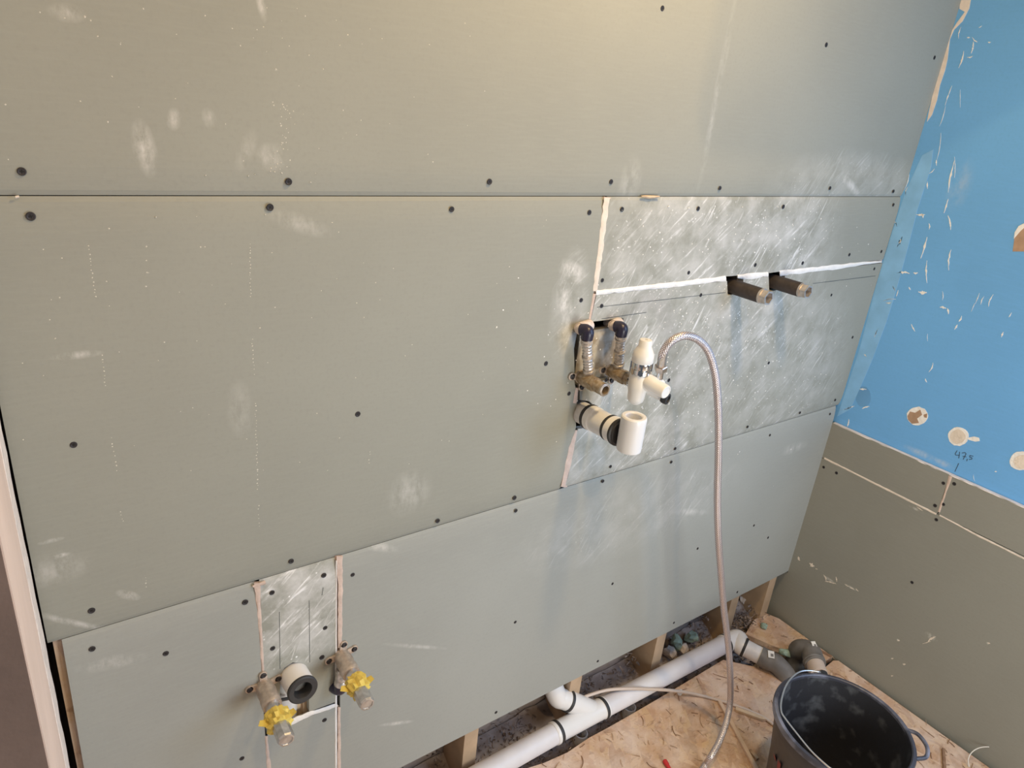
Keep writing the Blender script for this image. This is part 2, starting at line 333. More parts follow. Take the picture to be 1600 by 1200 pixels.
def panel(pts, m, tapers=(), label=None, th=.0125):
    """a gypsum board: outline on the wall face, lengthwise tapered edges, paper skin and real thickness"""
    P = []
    for p in pts:
        q = W(p[0], p[1]) if len(p) == 2 else V((p[1], 0, p[2])); P.append(V((q.x, 0, q.z)))
    bm = bmesh.new(); vs = [bm.verts.new(p) for p in P]; f = bm.faces.new(vs)
    for z in tapers:
        up = z > sum(p.z for p in P) / len(P)
        for dz in (.042, .032, .024, .017, .011, .006):
            bmesh.ops.bisect_plane(bm, geom=bm.verts[:] + bm.edges[:] + bm.faces[:], plane_co=(0, 0, z - dz if up else z + dz), plane_no=(0, 0, 1))
    ext = bmesh.ops.extrude_face_region(bm, geom=bm.faces[:])
    for g in ext['geom']:
        if isinstance(g, bmesh.types.BMVert): g.co.y = th
    bm.normal_update(); back = [v for v in bm.verts if abs(v.co.y - th) < 1e-6]
    bk = set(back)
    for v in bm.verts:
        if v in bk: continue
        for z in tapers:
            d = abs(v.co.z - z)
            if d < .042: v.co.y += .0042 * (1 - d / .042) ** 1.8 + (.0012 if d < .005 else 0)
    bmesh.ops.recalc_face_normals(bm, faces=bm.faces)
    me = bpy.data.meshes.new('plasterboard_panel'); bm.to_mesh(me); bm.free(); me.materials.append(m)
    o = bpy.data.objects.new('plasterboard_panel', me); COL.objects.link(o); o.parent = wall_back
    if label: o['label'] = label
    return o
w = lambda x, z: ('w', x, z)
XL = -1.952
def atz(u0, v0, u1, v1, z):      # point of a slanted joint where it meets height z
    a, b = W(u0, v0), W(u1, v1); t = (z - a.z) / (b.z - a.z); return a.x + (b.x - a.x) * t
P1 = panel([w(XL, ZH1 + .0006), w(.013, ZH1 + .0006), w(.013, 2.66), w(XL, 2.66)], m_up, (ZH1 + .0006,))
P2 = panel([w(XL, ZH2 + .0006), w(XL, ZH1 - .0006), w(W(945, 312).x, ZH1 - .0006), (927.5, 457), (919, 503), (904, 506), (897, 545), (898, 600), (903, 622), (899, 640), (900, 667), w(W(877, 763).x, ZH2 + .0006)],
           m_mid, (ZH1 - .0006, ZH2 + .0006))
P3 = panel([w(W(951, 312).x, ZH1 - .0006), w(.013, ZH1 - .0006), (1380, 405.5), (1217, 424.5), (1199, 427), (1152, 430.5), (1134, 432), (933, 454)], m_dust, (ZH1 - .0006,))
P4 = panel([(932, 461), (1136, 439), (1137, 461), (1163, 459), (1161, 435), (1201, 432), (1202, 455), (1228, 452), (1226, 429), (1380, 411), w(.013, ZH2 + .0006), w(W(884, 763).x, ZH2 + .0006),
            (903, 670), (914, 669), (926, 660), (932, 648), (931, 636), (921, 627), (906, 625), (906, 604), (962, 590), (977, 530), (974, 497), (922.5, 503)], m_dust, (ZH2 + .0006,))
P5 = panel([w(W(97, 1003).x, ZH2 - .0006), w(W(399, 915).x, ZH2 - .0006), (404, 960), (407.5, 1030), (413, 1130), (418, 1200), w(W(418, 1200).x, ZHB), w(W(127, 1200).x, ZHB)], m_low, (ZH2 - .0006,))
P6 = panel([w(W(407, 913).x, ZH2 - .0006), w(W(525, 875).x, ZH2 - .0006), (524.5, 1000), (524, 1097), (483, 1112), (483, 1084), (484, 1060), (481, 1045), (471, 1036), (457, 1035), (444, 1044), (438, 1058), (437, 1090), (437, 1120), (417, 1127), (411, 1030), (408, 960)],
           m_patch, (ZH2 - .0006,))
P6b = panel([(437, 1138), (524, 1104), (523.5, 1200), w(W(523.5, 1200).x, ZHB), w(W(424, 1200).x, ZHB), (421, 1200), (418, 1146)], m_low)
P7 = panel([w(W(531.5, 873).x, ZH2 - .0006), w(.0, ZH2 - .0006), w(.0, ZHB), w(W(531.5, 1198).x, ZHB)], m_low, (ZH2 - .0006,))

# timber behind the boards, plus two dark pieces painted as shade in the openings
for xr in (-1.56, -1.187, -.869, -.553, -.226, -.033):
    wd_ = .038
    b = MB(); b.box((xr - wd_, .0135, -.11), (xr, .097, 1.2)); part('stud', b, m_wood, wall_back, bevel=.001)
b = MB(); b.box((-1.9465, .0135, -.11), (-1.9, .097, 2.6)); part('stud', b, m_osb, wall_back)
b = MB(); b.box((-1.9545, .05, -.11), (-1.9466, .097, 2.6)); part('stud', b, m_dark, wall_back)  # dark strip, not timber: paints the shade in the gap by the jamb
a, c = W(922, 521), W(978, 590)
b = MB(); b.box((a.x - .012, .014, W(900, 606).z), (c.x + .01, .03, a.z)); part('backing_board', b, m_dustwood, wall_back, bevel=.001)
b = MB(); b.box((W(905, 500).x - .03, .06, W(905, 530).z), (W(975, 500).x + .03, .07, W(905, 480).z)); part('backing_board', b, m_dark, wall_back)  # dark sheet painting the shade of the void above the dusty board
a, c = W(430, 1090), W(490, 1140)
b = MB(); b.box((a.x - .01, .020, c.z - .03), (c.x + .02, .036, W(450, 1104).z)); part('backing_board', b, m_woodpale, wall_back)

# screws: one shared mesh with a dished head and a flat black cross painted as the recess shade
def screw_mesh():
    mb = MB(); rg = []
    for r, h in ((.0046, -.0001), (.0044, .0006), (.0036, .0008), (.0024, .0003)):
        rg.append([(r * math.cos(t), -h, r * math.sin(t)) for t in (2 * math.pi * j / 14 for j in range(14))])
    mb.rings([[V(p) for p in r] for r in rg], cap0=False, cap1=True)
    for a_ in (0, math.pi / 2):
        ca, sa = math.cos(a_ + .4), math.sin(a_ + .4); q = [(-.0021, -.0006), (.0021, -.0006), (.0021, .0006), (-.0021, .0006)]
        mb.add([(x * ca - z * sa, -.00036 - a_ * .00002, x * sa + z * ca) for x, z in q], [[0, 1, 2, 3]], mi=1)
    me = bpy.data.meshes.new('screw'); me.from_pydata(mb.v, [], mb.f)
    for f, mi in zip(me.polygons, mb.mi): f.material_index = mi
    me.materials.append(m_screw); me.materials.append(m_cross)
    bm = bmesh.new(); bm.from_mesh(me); bmesh.ops.recalc_face_normals(bm, faces=bm.faces); bm.to_mesh(me); bm.free(); return me
SCREW = screw_mesh()
def screws(parent, pts, side='back', k=1.0):
    for u, v in pts:
        o = bpy.data.objects.new('screw', SCREW); COL.objects.link(o); o.parent = parent
        p = W(u, v) if side == 'back' else RW(u, v)
        s = k * rnd.uniform(.92, 1.08); o.scale = (s, s, s)
        o.location = p - V((0, .0001, 0)) if side == 'back' else p - V((.0001, 0, 0)); o.rotation_euler = (0, rnd.uniform(0, 3), 0) if side == 'back' else (0, 0, -math.pi / 2)
screws(P1, [(34, 268), (451, 284), (765, 284), (955, 284), (1125, 294), (1297, 294), (1396, 299), (1035, 13), (1291, 70), (1460, 90)])
screws(P2, [(48, 338), (422, 324), (706, 327), (921, 332), (908, 469), (853, 568), (559, 647), (115, 695), (143, 954), (455, 877), (684, 814), (804, 778), (889, 615)])
screws(P3, [(972, 327), (1091, 326), (1224, 323), (1396, 320), (941, 438), (1076, 426), (1180, 414), (1254, 411), (1327, 398), (1377, 393)], k=.95)
screws(P4, [(940, 478), (1095, 461), (951, 607), (947, 594), (1045, 594), (1201, 567), (954, 729), (1055, 701), (1168, 667), (1250, 645), (1305, 625), (1299, 461), (1366, 420), (1332, 527)], k=.9)
screws(P5, [(144, 1014), (259, 1021), (383, 941), (378, 1185)])
screws(P6, [(425, 926), (506, 899), (508, 981), (426, 1013), (503, 1027)])
screws(P6b, [(507, 1125)])
screws(P7, [(551, 898), (806, 798), (942, 752), (1049, 722), (1203, 680), (1297, 647), (805, 972), (1090, 857), (1053, 973), (957, 912), (934, 1033), (775, 1113), (1152, 925), (1178, 821), (1200, 840)], k=.85)

# filler ribbons lying in the joints
def ribbon(name, pts, m, parent, y=0.0, proud=.0011, side='back', label=None, jag=.2, smooth=True):
    """pts: (u, v, width in image px); a slightly proud, ragged-edged bead"""
    C3 = []
    for i in range(len(pts) - 1):
        u0, v0, w0 = pts[i]; u1, v1, w1 = pts[i + 1]; n = max(2, int(math.hypot(u1 - u0, v1 - v0) / 7))
        for k in range(n + (i == len(pts) - 2)):
            t = k / n; C3.append((u0 + (u1 - u0) * t, v0 + (v1 - v0) * t, w0 + (w1 - w0) * t))
    def pr(u, v): return W(u, v, y) if side == 'back' else RW(u, v, y)
    out = V((0, -1, 0)) if side == 'back' else V((-1, 0, 0)); rows = []
    for i, (u, v, ww) in enumerate(C3):
        a = C3[max(0, i - 1)]; b = C3[min(len(C3) - 1, i + 1)]; dx, dy = b[0] - a[0], b[1] - a[1]; l = math.hypot(dx, dy) or 1
        nx, ny = -dy / l, dx / l; j0 = 1 + rnd.uniform(-jag, jag); j1 = 1 + rnd.uniform(-jag, jag); h = ww / 2
        p0 = pr(u - nx * h * j0, v - ny * h * j0); p1 = pr(u - nx * h * .45, v - ny * h * .45); p2 = pr(u + nx * h * .45, v + ny * h * .45); p3 = pr(u + nx * h * j1, v + ny * h * j1)
        hh = proud * rnd.uniform(.6, 1.3)
        rows.append([p0 - out * .0008, p0 + out * .0002, p1 + out * hh, p2 + out * hh * rnd.uniform(.6, 1.1), p3 + out * .0002, p3 - out * .0008])
    mb = MB(); mb.rings(rows); return part(name, mb, m, parent, label=label, angle=60)
ribbon('joint_filler', [(948.5, 308.5, 9), (940, 375, 8), (930, 455, 7)], m_fill, wall_back)
ribbon('joint_filler', [(929, 459, 4), (925, 480, 4), (921, 502, 3)], m_fillp, wall_back)
ribbon('joint_filler', [(901, 672, 3), (893, 700, 8), (886, 735, 8), (880, 761, 6)], m_fillp, wall_back)
ribbon('joint_filler', [(902, 606, 4), (900, 618, 6), (898, 630, 5)], m_fillp, wall_back)
ribbon('joint_filler', [(931, 457, 7), (1030, 447, 8), (1134, 435, 8)], m_white_fill, wall_back, proud=.0016, label='white filler bead')
ribbon('joint_filler', [(1152, 432.5, 6), (1175, 431, 9), (1200, 428, 7)], m_white_fill, wall_back, proud=.0016, label='white filler bead')
ribbon('joint_filler', [(1218, 427, 8), (1300, 418, 7), (1350, 411, 5), (1377, 409, 2)], m_white_fill, wall_back, proud=.0016, label='white filler bead')
ribbon('joint_filler', [(402.5, 911, 11), (404, 945, 6), (408, 1000, 5), (411, 1050, 4)], m_fillp, wall_back)
ribbon('joint_filler', [(416, 1150, 4), (418, 1175, 5), (421, 1205, 7), (428, 1300, 7)], m_fillp, wall_back)
ribbon('joint_filler', [(531, 869, 9), (532, 930, 7), (531, 1012, 6)], m_fillp, wall_back)
ribbon('joint_filler', [(530, 1105, 4), (530, 1205, 5), (529.5, 1355, 5)], m_fillp, wall_back)
ribbon('joint_filler', [(525.5, 876, 2), (525, 1000, 2.2), (525, 1100, 3), (525, 1205, 3), (524.5, 1355, 3)], m_white_fill, wall_back, jag=.1)
ribbon('joint_filler', [(452, 1130, 8), (480, 1117, 7), (527, 1101, 5)], m_white_fill, wall_back)
ribbon('joint_filler', [(1002, 307, 2), (1014, 308, 6), (1030, 307, 2)], m_woodpale, wall_back, proud=.002, label='torn paper tuft in the joint')
ribbon('joint_filler', [(24, 308, 4), (30, 307, 3)], m_fill, wall_back)
ribbon('joint_filler', [(395, 917, 3), (415, 910, 6)], m_fillp, wall_back)
for p, q, par in (((933, 480), (1134, 457), P4), ((1270, 443), (1368, 431), P4), ((940, 498), (1010, 488), P4), ((436.5, 956), (437.5, 1045), P6), ((483, 938), (484, 1035), P6), ((505, 918), (503, 930), P6), ((975, 328), (975, 328.5), P3)):
    if p[0] != q[0] or p[1] + 1 < q[1]: ribbon('pencil_line', [(*p, .9), (*q, .9)], m_pencil, par, proud=.0002, jag=.3)
for pts in ([(948.5, 308, 12), (930, 457, 10), (921, 500, 7)], [(931, 457, 12), (1134, 435, 10)], [(1163, 433, 10), (1200, 429, 10)], [(1228, 426, 9), (1378, 409, 8)], [(901, 672, 6), (881, 760, 10)], [(403, 909, 11), (411, 1050, 9)], [(416, 1150, 9), (421, 1205, 9), (428, 1300, 9)], [(529, 868, 12), (528.5, 1040, 12)], [(527.5, 1102, 12), (527.5, 1205, 12), (527, 1355, 12)]):
    ribbon('joint_filler', pts, m_fillp, wall_back, y=.0045, jag=.05)
# gypsum specks sprayed in dotted lines
def specks(pts, parent, r0=.0009, r1=.0018, m=m_white_fill, side='back', x=0):
    mb = MB()
    for u, v in pts:
        p = W(u, v) if side == 'back' else RW(u, v, x); r = rnd.uniform(r0, r1)
        e1, e2, o = (V((1, 0, 0)), V((0, 0, 1)), V((0, -1, 0))) if side == 'back' else (V((0, 1, 0)), V((0, 0, 1)), V((-1, 0, 0)))
        ring = [p + (e1 * math.cos(t) + e2 * math.sin(t)) * r * rnd.uniform(.6, 1.2) for t in (k * math.pi / 3 for k in range(6))]
        mb.add(ring + [p + o * r * .5], [[i, (i + 1) % 6, 6] for i in range(6)])
    return part('plaster_specks', mb, m, parent, kind='stuff')
pl = []
for (a, b, n) in (((138, 385), (150, 470), 14), ((160, 555), (165, 610), 9), ((174, 685), (184, 742), 8), ((188, 800), (193, 820), 4), ((228, 903), (229, 922), 4), ((390, 380), (392, 470), 16), ((394, 530), (398, 590), 10), ((399, 630), (403, 770), 26), ((404, 790), (406, 830), 6), ((228, 385), (229, 470), 4), ((578, 705), (576, 730), 4)):
    for k in range(n):
        t = k / n; pl.append((a[0] + (b[0] - a[0]) * t + rnd.uniform(-1, 1), a[1] + (b[1] - a[1]) * t + rnd.uniform(-1.5, 1.5)))
pl += [(rnd.uniform(30, 860), rnd.uniform(330, 740)) for _ in range(70)]
specks(pl, P2, .0006, .0012, m_speck)
specks([(rnd.gauss(400, 170), rnd.uniform(5, 290)) for _ in range(70)] + [(rnd.gauss(440, 9), rnd.uniform(150, 275)) for _ in range(40)], P1, .0005, .0011, m_speck)
specks([(rnd.gauss(1100, 110), rnd.gauss(560, 60)) for _ in range(520)], P4, .0006, .0020)
specks([(rnd.uniform(960, 1360), rnd.uniform(320, 400)) for _ in range(90)], P3, .0008, .002)

# ------------------------------------------------------------ setting: right wall
BX = .0132
b = MB(); b.box((BX, -1.05, .19), (.06, .098, 2.66)); wall_right = part('wall_right', b, m_blue); wall_right['kind'] = 'structure'
ZR1, ZR2 = 1.51519 - .8076, 1.51519 - .925
def rpanel(pts, m, label=None):
    mb = MB(); mb.prism([(0, y, z) for y, z in pts], (.0125, 0, 0)); return part('plasterboard_panel', mb, m, wall_right, label=label, smooth=False)
yt, yb = RW(1484, 742).y, RW(1465, 803).y
G1 = rpanel([(0.0, ZR1), (0.0, ZR2 + .0008), (yb + .001, ZR2 + .0008), (yt + .001, ZR1)], m_right)
G2 = rpanel([(yt - .0015, ZR1), (yb - .0015, ZR2 + .0008), (-1.05, ZR2 + .0008), (-1.05, ZR1)], m_right)
G3 = rpanel([(0.0, ZR2 - .0008), (0.0, .165), (.09, .165), (.09, -.108), (-1.05, -.108), (-1.05, ZR2 - .0008)], m_right)
screws(G1, [(1474, 755), (1461, 790)], 'right'); screws(G2, [(1491, 756), (1474, 788)], 'right')
screws(G3, [(1463, 812), (1307, 739), (1287, 730), (1425, 910)], 'right')
# gypsum edge along the top of the lower lining, thin filler line below it
b = MB(); n = 60; rows = []
for i in range(n + 1):
    y = -.002 - 1.045 * i / n; j = rnd.uniform(-.0008, .0008)
    rows.append([V((.0003, y, ZR1 - .002)), V((-.0004 + j, y, ZR1 - .0015 + j)), V((.0006 + j, y, ZR1 + .0006)), V((.0118 + j, y, ZR1 + .0007)), V((.0128, y, ZR1 - .002))])
b.rings(rows); part('board_edge', b, m_core, wall_right)
ribbon('joint_filler', [(1288, 716, 2.6), (1380, 762, 2.8), (1463, 803.5, 3)], m_fill, wall_right, side='right', jag=.2)
ribbon('joint_filler', [(1468, 805, 2.2), (1530, 838, 2.6), (1605, 875, 2.8)], m_fill, wall_right, side='right', jag=.2)
ribbon('joint_filler', [(1485, 744, 6), (1477, 770, 3), (1467, 800, 3.5)], m_fillp, wall_right, side='right')
# thin pale shapes on the blue board
def flat(name, pts, m, parent=None, side='right', x=BX, th=.0006, label=None, scale=1, origin=(0, 0), smooth=False):
    pr = [(RW(origin[0] + u * scale, origin[1] + v * scale, x) if side == 'right' else W(origin[0] + u * scale, origin[1] + v * scale, x)) for u, v in pts]
    o = V((-th, 0, 0)) if side == 'right' else V((0, -th, 0))
    mb = MB(); mb.prism([p - o * .3 for p in pr], o * 1.3); return part(name, mb, m, parent or wall_right, label=label, smooth=smooth)
S7 = 1 / 2.143
flat('joint_compound', [(383, 500), (375, 560), (330, 700), (300, 820), (262, 960), (225, 1080), (180, 1200), (150, 1270), (105, 1370), (60, 1395), (92, 1300), (135, 1170), (190, 960), (240, 790), (290, 640), (345, 520)], m_tape, scale=S7, origin=(1280, 0), th=.0005)
flat('torn_paper_strip', [(472, 0), (508, 0), (503, 28), (480, 72), (452, 100), (438, 132), (430, 200), (422, 235), (405, 285), (395, 335), (378, 385), (361, 408), (368, 372), (388, 285), (415, 200), (440, 110), (462, 75), (488, 40), (470, 30)], m_core, scale=S7, origin=(1280, 0), th=.0007)
flat('torn_paper_patch', [(648, 842), (655, 790), (668, 765), (700, 742), (740, 770), (740, 850), (700, 842)], m_brownpatch, scale=S7, origin=(1280, 0), th=.0006, label='brown torn patch')
flat('torn_paper_patch', [(652, 800), (655, 778), (668, 757), (705, 738), (705, 748), (676, 772)], m_white_fill, scale=S7, origin=(1280, 0), th=.001)
def disc(u, v, ru, rv, m, name, jag=.05, n=22, x=BX, th=.0008, label=None):
    flat(name, [(u + ru * math.cos(2 * math.pi * k / n) * (1 + rnd.uniform(-jag, jag)), v + rv * math.sin(2 * math.pi * k / n) * (1 + rnd.uniform(-jag, jag))) for k in range(n)], m, x=x, th=th, label=label)
disc(1433.5, 650, 16.5, 14.5, m_white_fill, 'filled_hole'); disc(1497.5, 682, 16, 14.5, m_white_fill, 'filled_hole', label='round filled hole with a smear'); disc(1596, 720, 18.5, 15, m_white_fill, 'filled_hole')
for q in ([(1418, 650), (1422, 643), (1430, 645), (1438, 640), (1441, 648), (1433, 654), (1436, 661), (1425, 662), (1419, 656)], [(1443, 648), (1449, 646), (1448, 653), (1444, 652)], ):
    flat('torn_paper_patch', q, m_brownpatch, x=BX - .0008, th=.0004)
disc(1497, 682.5, 12, 11, m_fill, 'filler_plug', x=BX - .0008, th=.0008); disc(1598, 722, 14, 11, m_fill, 'filler_plug', x=BX - .0008, th=.0008)
flat('filler_smear', [(1512, 684), (1522, 682), (1530, 684), (1531, 689), (1524, 690), (1513, 687)], m_white_fill)
disc(1349, 620, 12, 16, mat('blue_scuff', (.13, .34, .64), .6), 'dent', th=.0003)
def scratch(u, v, l, a, wd_, m=m_fill):
    ca, sa = math.cos(a), math.sin(a); pts = []; n = 11; bend = rnd.uniform(-1, 1) * min(l * .12, 2)
    for k in range(n + 1): t = k / n - .5; h = wd_ / 2 * (1 - abs(t) * 1.7) * rnd.uniform(.15, .95); pts.append((t * l, h + bend * t * t * 4))
    for k in range(n, -1, -1): t = k / n - .5; h = -wd_ / 2 * (1 - abs(t) * 1.7) * rnd.uniform(.15, .95) - .1; pts.append((t * l, h + bend * t * t * 4))
    return [(u + x * ca - y * sa, v + x * sa + y * ca) for x, y in pts]
scr = MB()
sl = []
for (x, y, l, ax, ay, wd_) in ((515, 160, 40, .2, -1, 8), (520, 135, 25, 1, .9, 7), (505, 192, 20, 1, -.2, 7), (500, 126, 10, 1, 0, 8), (478, 200, 60, -.3, 1, 8), (468, 110, 40, -.2, 1, 5), (432, 320, 70, -.35, 1, 5), (415, 390, 70, -.3, 1, 3), (404, 490, 90, -.15, 1, 3),
        (440, 590, 110, -.2, 1, 9), (425, 690, 50, -.3, 1, 8), (438, 745, 50, .2, 1, 9), (392, 545, 20, 0, 1, 6), (378, 575, 25, .6, -.5, 4), (362, 620, 25, 0, 1, 6), (296, 610, 60, -.3, 1, 4), (290, 640, 30, -.2, 1, 6), (340, 720, 30, 1, 0, 10), (347, 722, 16, .3, 1, 8), (370, 758, 20, 0, 1, 8),
        (352, 830, 75, -.3, 1, 11), (270, 810, 40, -.5, 1, 14), (258, 750, 18, .5, 1, 8), (434, 870, 70, -.12, 1, 9), (358, 910, 75, 0, 1, 8), (282, 912, 42, 1, .05, 13), (323, 915, 16, 1, 0, 10), (303, 966, 12, .5, 1, 8), (346, 980, 28, 1, .1, 18), (250, 966, 20, .5, 1, 6), (262, 982, 22, -.3, 1, 5), (235, 1002, 45, 1, -.15, 5), (232, 1015, 18, 1, 0, 8),
        (415, 990, 30, 0, 1, 4), (415, 1030, 22, 1, .2, 12), (432, 1042, 20, .2, 1, 10), (530, 1000, 40, -.4, 1, 4), (545, 1005, 30, -.4, 1, 5), (572, 1005, 45, -.4, 1, 6), (515, 1030, 30, -.4, 1, 3), (474, 1068, 22, -.5, 1, 9), (458, 1095, 20, -.6, 1, 9), (314, 1098, 28, .5, 1, 7), (640, 1055, 18, -.6, 1, 6), (613, 1120, 20, -.4, 1, 8), (190, 1115, 30, -.4, 1, 6), (362, 1130, 25, 0, 1, 2), (155, 1190, 15, 1, 1, 7),
        (570, 142, 10, 1, 0, 7), (540, 90, 12, 1, -.6, 4), (472, 330, 60, 0, 1, 2), (455, 560, 70, 0, 1, 3), (112, 1128, 10, 0, 1, 8)):
    sl.append(scratch(1280 + x * S7, y * S7, l * S7, math.atan2(ay, ax), wd_ * S7))
S6 = 320 / 1200
for (x, y, l, ax, ay, wd_) in ((175, 290, 70, 1, -.35, 14), (172, 378, 45, -.2, 1, 14), (257, 180, 40, 1, .05, 16), (272, 285, 45, 1, -.3, 14), (660, 55, 60, -.45, 1, 12), (625, 130, 25, .4, 1, 10), (1035, 663, 14, 1, 0, 12), (560, 300, 20, 1, 0, 5), (905, 700, 40, .2, 1, 3)):
    sl.append(scratch(1280 + x * S6, 560 + y * S6, l * S6, math.atan2(ay, ax), wd_ * S6))
for k, q in enumerate(sl):
    pr = [RW(u, v, BX) for u, v in q]; o = V((-.0005, 0, 0)); scr.prism([p - o * .2 for p in pr], o * 1.2)
part('scratches', scr, m_white_fill, wall_right, smooth=False, kind='stuff')
for q in (scratch(1268, 883, 9, .6, 9), scratch(1248, 873, 7, 1.2, 7), scratch(1276, 889, 4, .3, 2), scratch(1290, 903, 12, 1.2, 3), scratch(1296, 909, 14, .25, 3), scratch(1307, 905, 8, 1.4, 3), scratch(1303, 911, 8, .2, 2), scratch(1323, 915, 8, .6, 2.5), scratch(1331, 919, 7, .4, 3), scratch(1339, 922, 6, .8, 2.5),
          scratch(1404, 1001, 4, 0, 4), scratch(1394, 1029, 4, 0, 3.5), scratch(1413, 1038, 4.5, 0, 4), scratch(1394, 1056, 4, 0, 3), scratch(1455, 998, 16, -.6, 5), scratch(1448, 1004, 14, -.3, 2), scratch(1545, 1005, 5, .4, 4), scratch(1437, 795, 12, .6, 2)):
    pr = [RW(u, v, 0) for u, v in q]; mb = MB(); mb.prism([p + V((.0001, 0, 0)) for p in pr], (-.0004, 0, 0)); part('scratch', mb, m_fill, G3, smooth=False)
# the pencilled measurement 47,5 and its tick
def strokes(name, lines, wpx, x=BX, m=m_ink):
    mb = MB()
    for l in lines:
        for (u0, v0), (u1, v1) in zip(l, l[1:]):
            a, b = RW(u0, v0, x - .0004), RW(u1, v1, x - .0004); mb.bar(a, b, wpx * .0017, .0004, up=(1, 0, 0))
    return part(name, mb, m, wall_right, smooth=False)
strokes('handwritten_number', [[(1495.5, 704), (1492.5, 709), (1493, 711), (1499, 711.5)], [(1499.5, 706), (1499, 711), (1498, 716)],
    [(1503, 708), (1508, 707), (1509.5, 709), (1505, 718)], [(1504, 713), (1510, 714)], [(1511.5, 717), (1510.5, 720.5)], [(1521, 713), (1515.5, 711.5), (1515, 714.5), (1518.5, 715), (1518.5, 717.5), (1514, 718)]], .8)
strokes('pencil_tick', [[(1498, 724), (1492, 737)]], .8)

b = MB(); b.box((-1.235, -.80, 2.06), (.013, -.76, 2.66)); bo = part('unseen_light_blocker_1', b, m_wood, smooth=False); bo['kind'] = 'structure'  # unseen box added only to cut the second warm light at upper right
# ------------------------------------------------------------ setting: partition edge on the left
b = MB(); b.box((-2.4, -.42, -.13), (-1.9565, .0, 2.66)); wall_left = part('wall_left', b, [m_jambd], smooth=False); wall_left['kind'] = 'structure'
b = MB(); rows = []
for i in range(40):
    z = -.12 + 2.7 * i / 39; j = rnd.uniform(-.004, .004)
    rows.append([V((-1.9568, -.415, z)), V((-1.9555, -.415, z)), V((-1.9555, -.13 + j, z)), V((-1.9568, -.13 + j, z))])
b.rings(rows); part('jamb_lining', b, m_jamb, wall_left, label='pale pinkish lining of the jamb')
b = MB(); rows = []
for i in range(90):
    z = -.12 + 2.7 * i / 89; j = rnd.uniform(-.0007, .0006)
    rows.append([V((-1.9569, -.127, z)), V((-1.9549 + j * .7, -.126, z)), V((-1.9543 + j * .5, -.06, z)), V((-1.9545 + j, -.008, z)), V((-1.9569, -.008, z))])
b.rings(rows); part('plaster_edge', b, m_jambw, wall_left, label='rough white plaster edge')

# ------------------------------------------------------------ setting: floor
b = MB(); b.box((-2.4, -2.6, -.15), (.013, .098, -.11)); floor = part('floor', b, m_base); floor['kind'] = 'structure'
def osb(poly, z=0.0):
    mb = MB(); mb.prism([(p.x, p.y, z) for p in poly], (0, 0, -.018)); return part('osb_panel', mb, m_osb, floor, smooth=False)
fp = lambda *q: [F(u, v) for u, v in q]
A = fp((806, 1206), (850, 1192), (886, 1176), (920, 1153), (950, 1137), (985, 1117), (1040, 1085), (1085, 1058), (1130, 1031), (1180, 1042), (1240, 1060), (1262, 1066))
A = [V((-2.4, -.045, 0)), V((-1.2, -.045, 0))] + A + [F(1302, 1032), V((-.012, F(1304, 1030).y - .01, 0)), V((-.012, -2.6, 0)), V((-2.4, -2.6, 0))]
osb(A)
Bp = [F(1178, 968), F(1196, 957), V((-.010, F(1222, 963).y, 0)), V((-.010, F(1300, 1026).y, 0)), F(1285, 1033), F(1245, 1020), F(1212, 1010), F(1165, 990)]
osb(Bp, -.002)
# slabs under the sheets carrying them
b = MB(); b.box((-2.39, -2.58, -.109), (-.3, -.07, -.019)); part('floor_joist', b, m_wood, floor, smooth=False)
b = MB(); b.box((-.3, -2.58, -.109), (-.02, -.32, -.019)); part('floor_joist', b, m_wood, floor, smooth=False)
b = MB(); b.box((-.12, -.16, -.109), (-.02, -.01, -.021)); part('floor_joist', b, m_wood, floor, smooth=False)

# ------------------------------------------------------------ black iron stubs
def iron(u, v, L, label):
    p = W(u, v); d = V((0, -1, 0)); t = thing('heating_pipe_stub', label, 'pipe', p, 'black heating pipe stubs')
    mb = MB(); mb.lathe(p + V((0, .09, 0)), d, [(.0165, 0), (.0165, .09 + L - .018), (.016, .09 + L - .0165)], n=32); part('pipe', mb, m_iron, t)
    mb = MB(); e = L - .018
    mb.lathe(p, d, [(.0162, e), (.0170, e + .002), (.0165, e + .006)], n=32)
    mb.lathe(p, d, [(.0163, e + .005), (.0163, e + .0205), (.0125, e + .0205), (.0125, e + .003)], n=6, rot=.35, cap0=False, cap1=False); part('hex_plug', mb, m_steel, t, angle=20)
    mb = MB(); mb.lathe(p, d, [(.0124, e + .003), (.0123, e + .0045)], n=6, rot=.35); part('plug_socket', mb, m_inner, t, angle=20)
    return t
iron(1149, 449, .086, 'black pipe stub with hex end, left of the pair under the white joint')
iron(1213.5, 441.5, .082, 'black pipe stub with hex end, right of the pair, nearer the blue wall')

# ------------------------------------------------------------ tap plate + press elbow risers (upper group)
def plate(mb, c, ears, r=.013, th=.004, ear_r=.008, ear_l=.028):
    """wall plate: round boss with ears towards the given angles"""
    mb.lathe(c, (0, -1, 0), [(r * 1.05, 0), (r * 1.05, th)], n=24)
    for a in ears:
        d = V((math.cos(a), 0, math.sin(a))); e = c + d * ear_l
        mb.bar(c + V((0, -th / 2, 0)), e + V((0, -th / 2, 0)), .013, th, up=(0, -1, 0)); mb.lathe(e, (0, -1, 0), [(ear_r, 0), (ear_r, th)], n=16)
def plate_screws(c, ears, t, ear_l=.028, th=.004):
    for a in ears:
        e = c + V((math.cos(a), 0, math.sin(a))) * ear_l + V((0, -th, 0)); mb = MB()
        mb.lathe(e, (0, -1, 0), [(.0048, 0), (.0046, .0015), (.003, .0022), (.0016, .0012)], n=14); part('plate_screw', mb, m_screw, t)
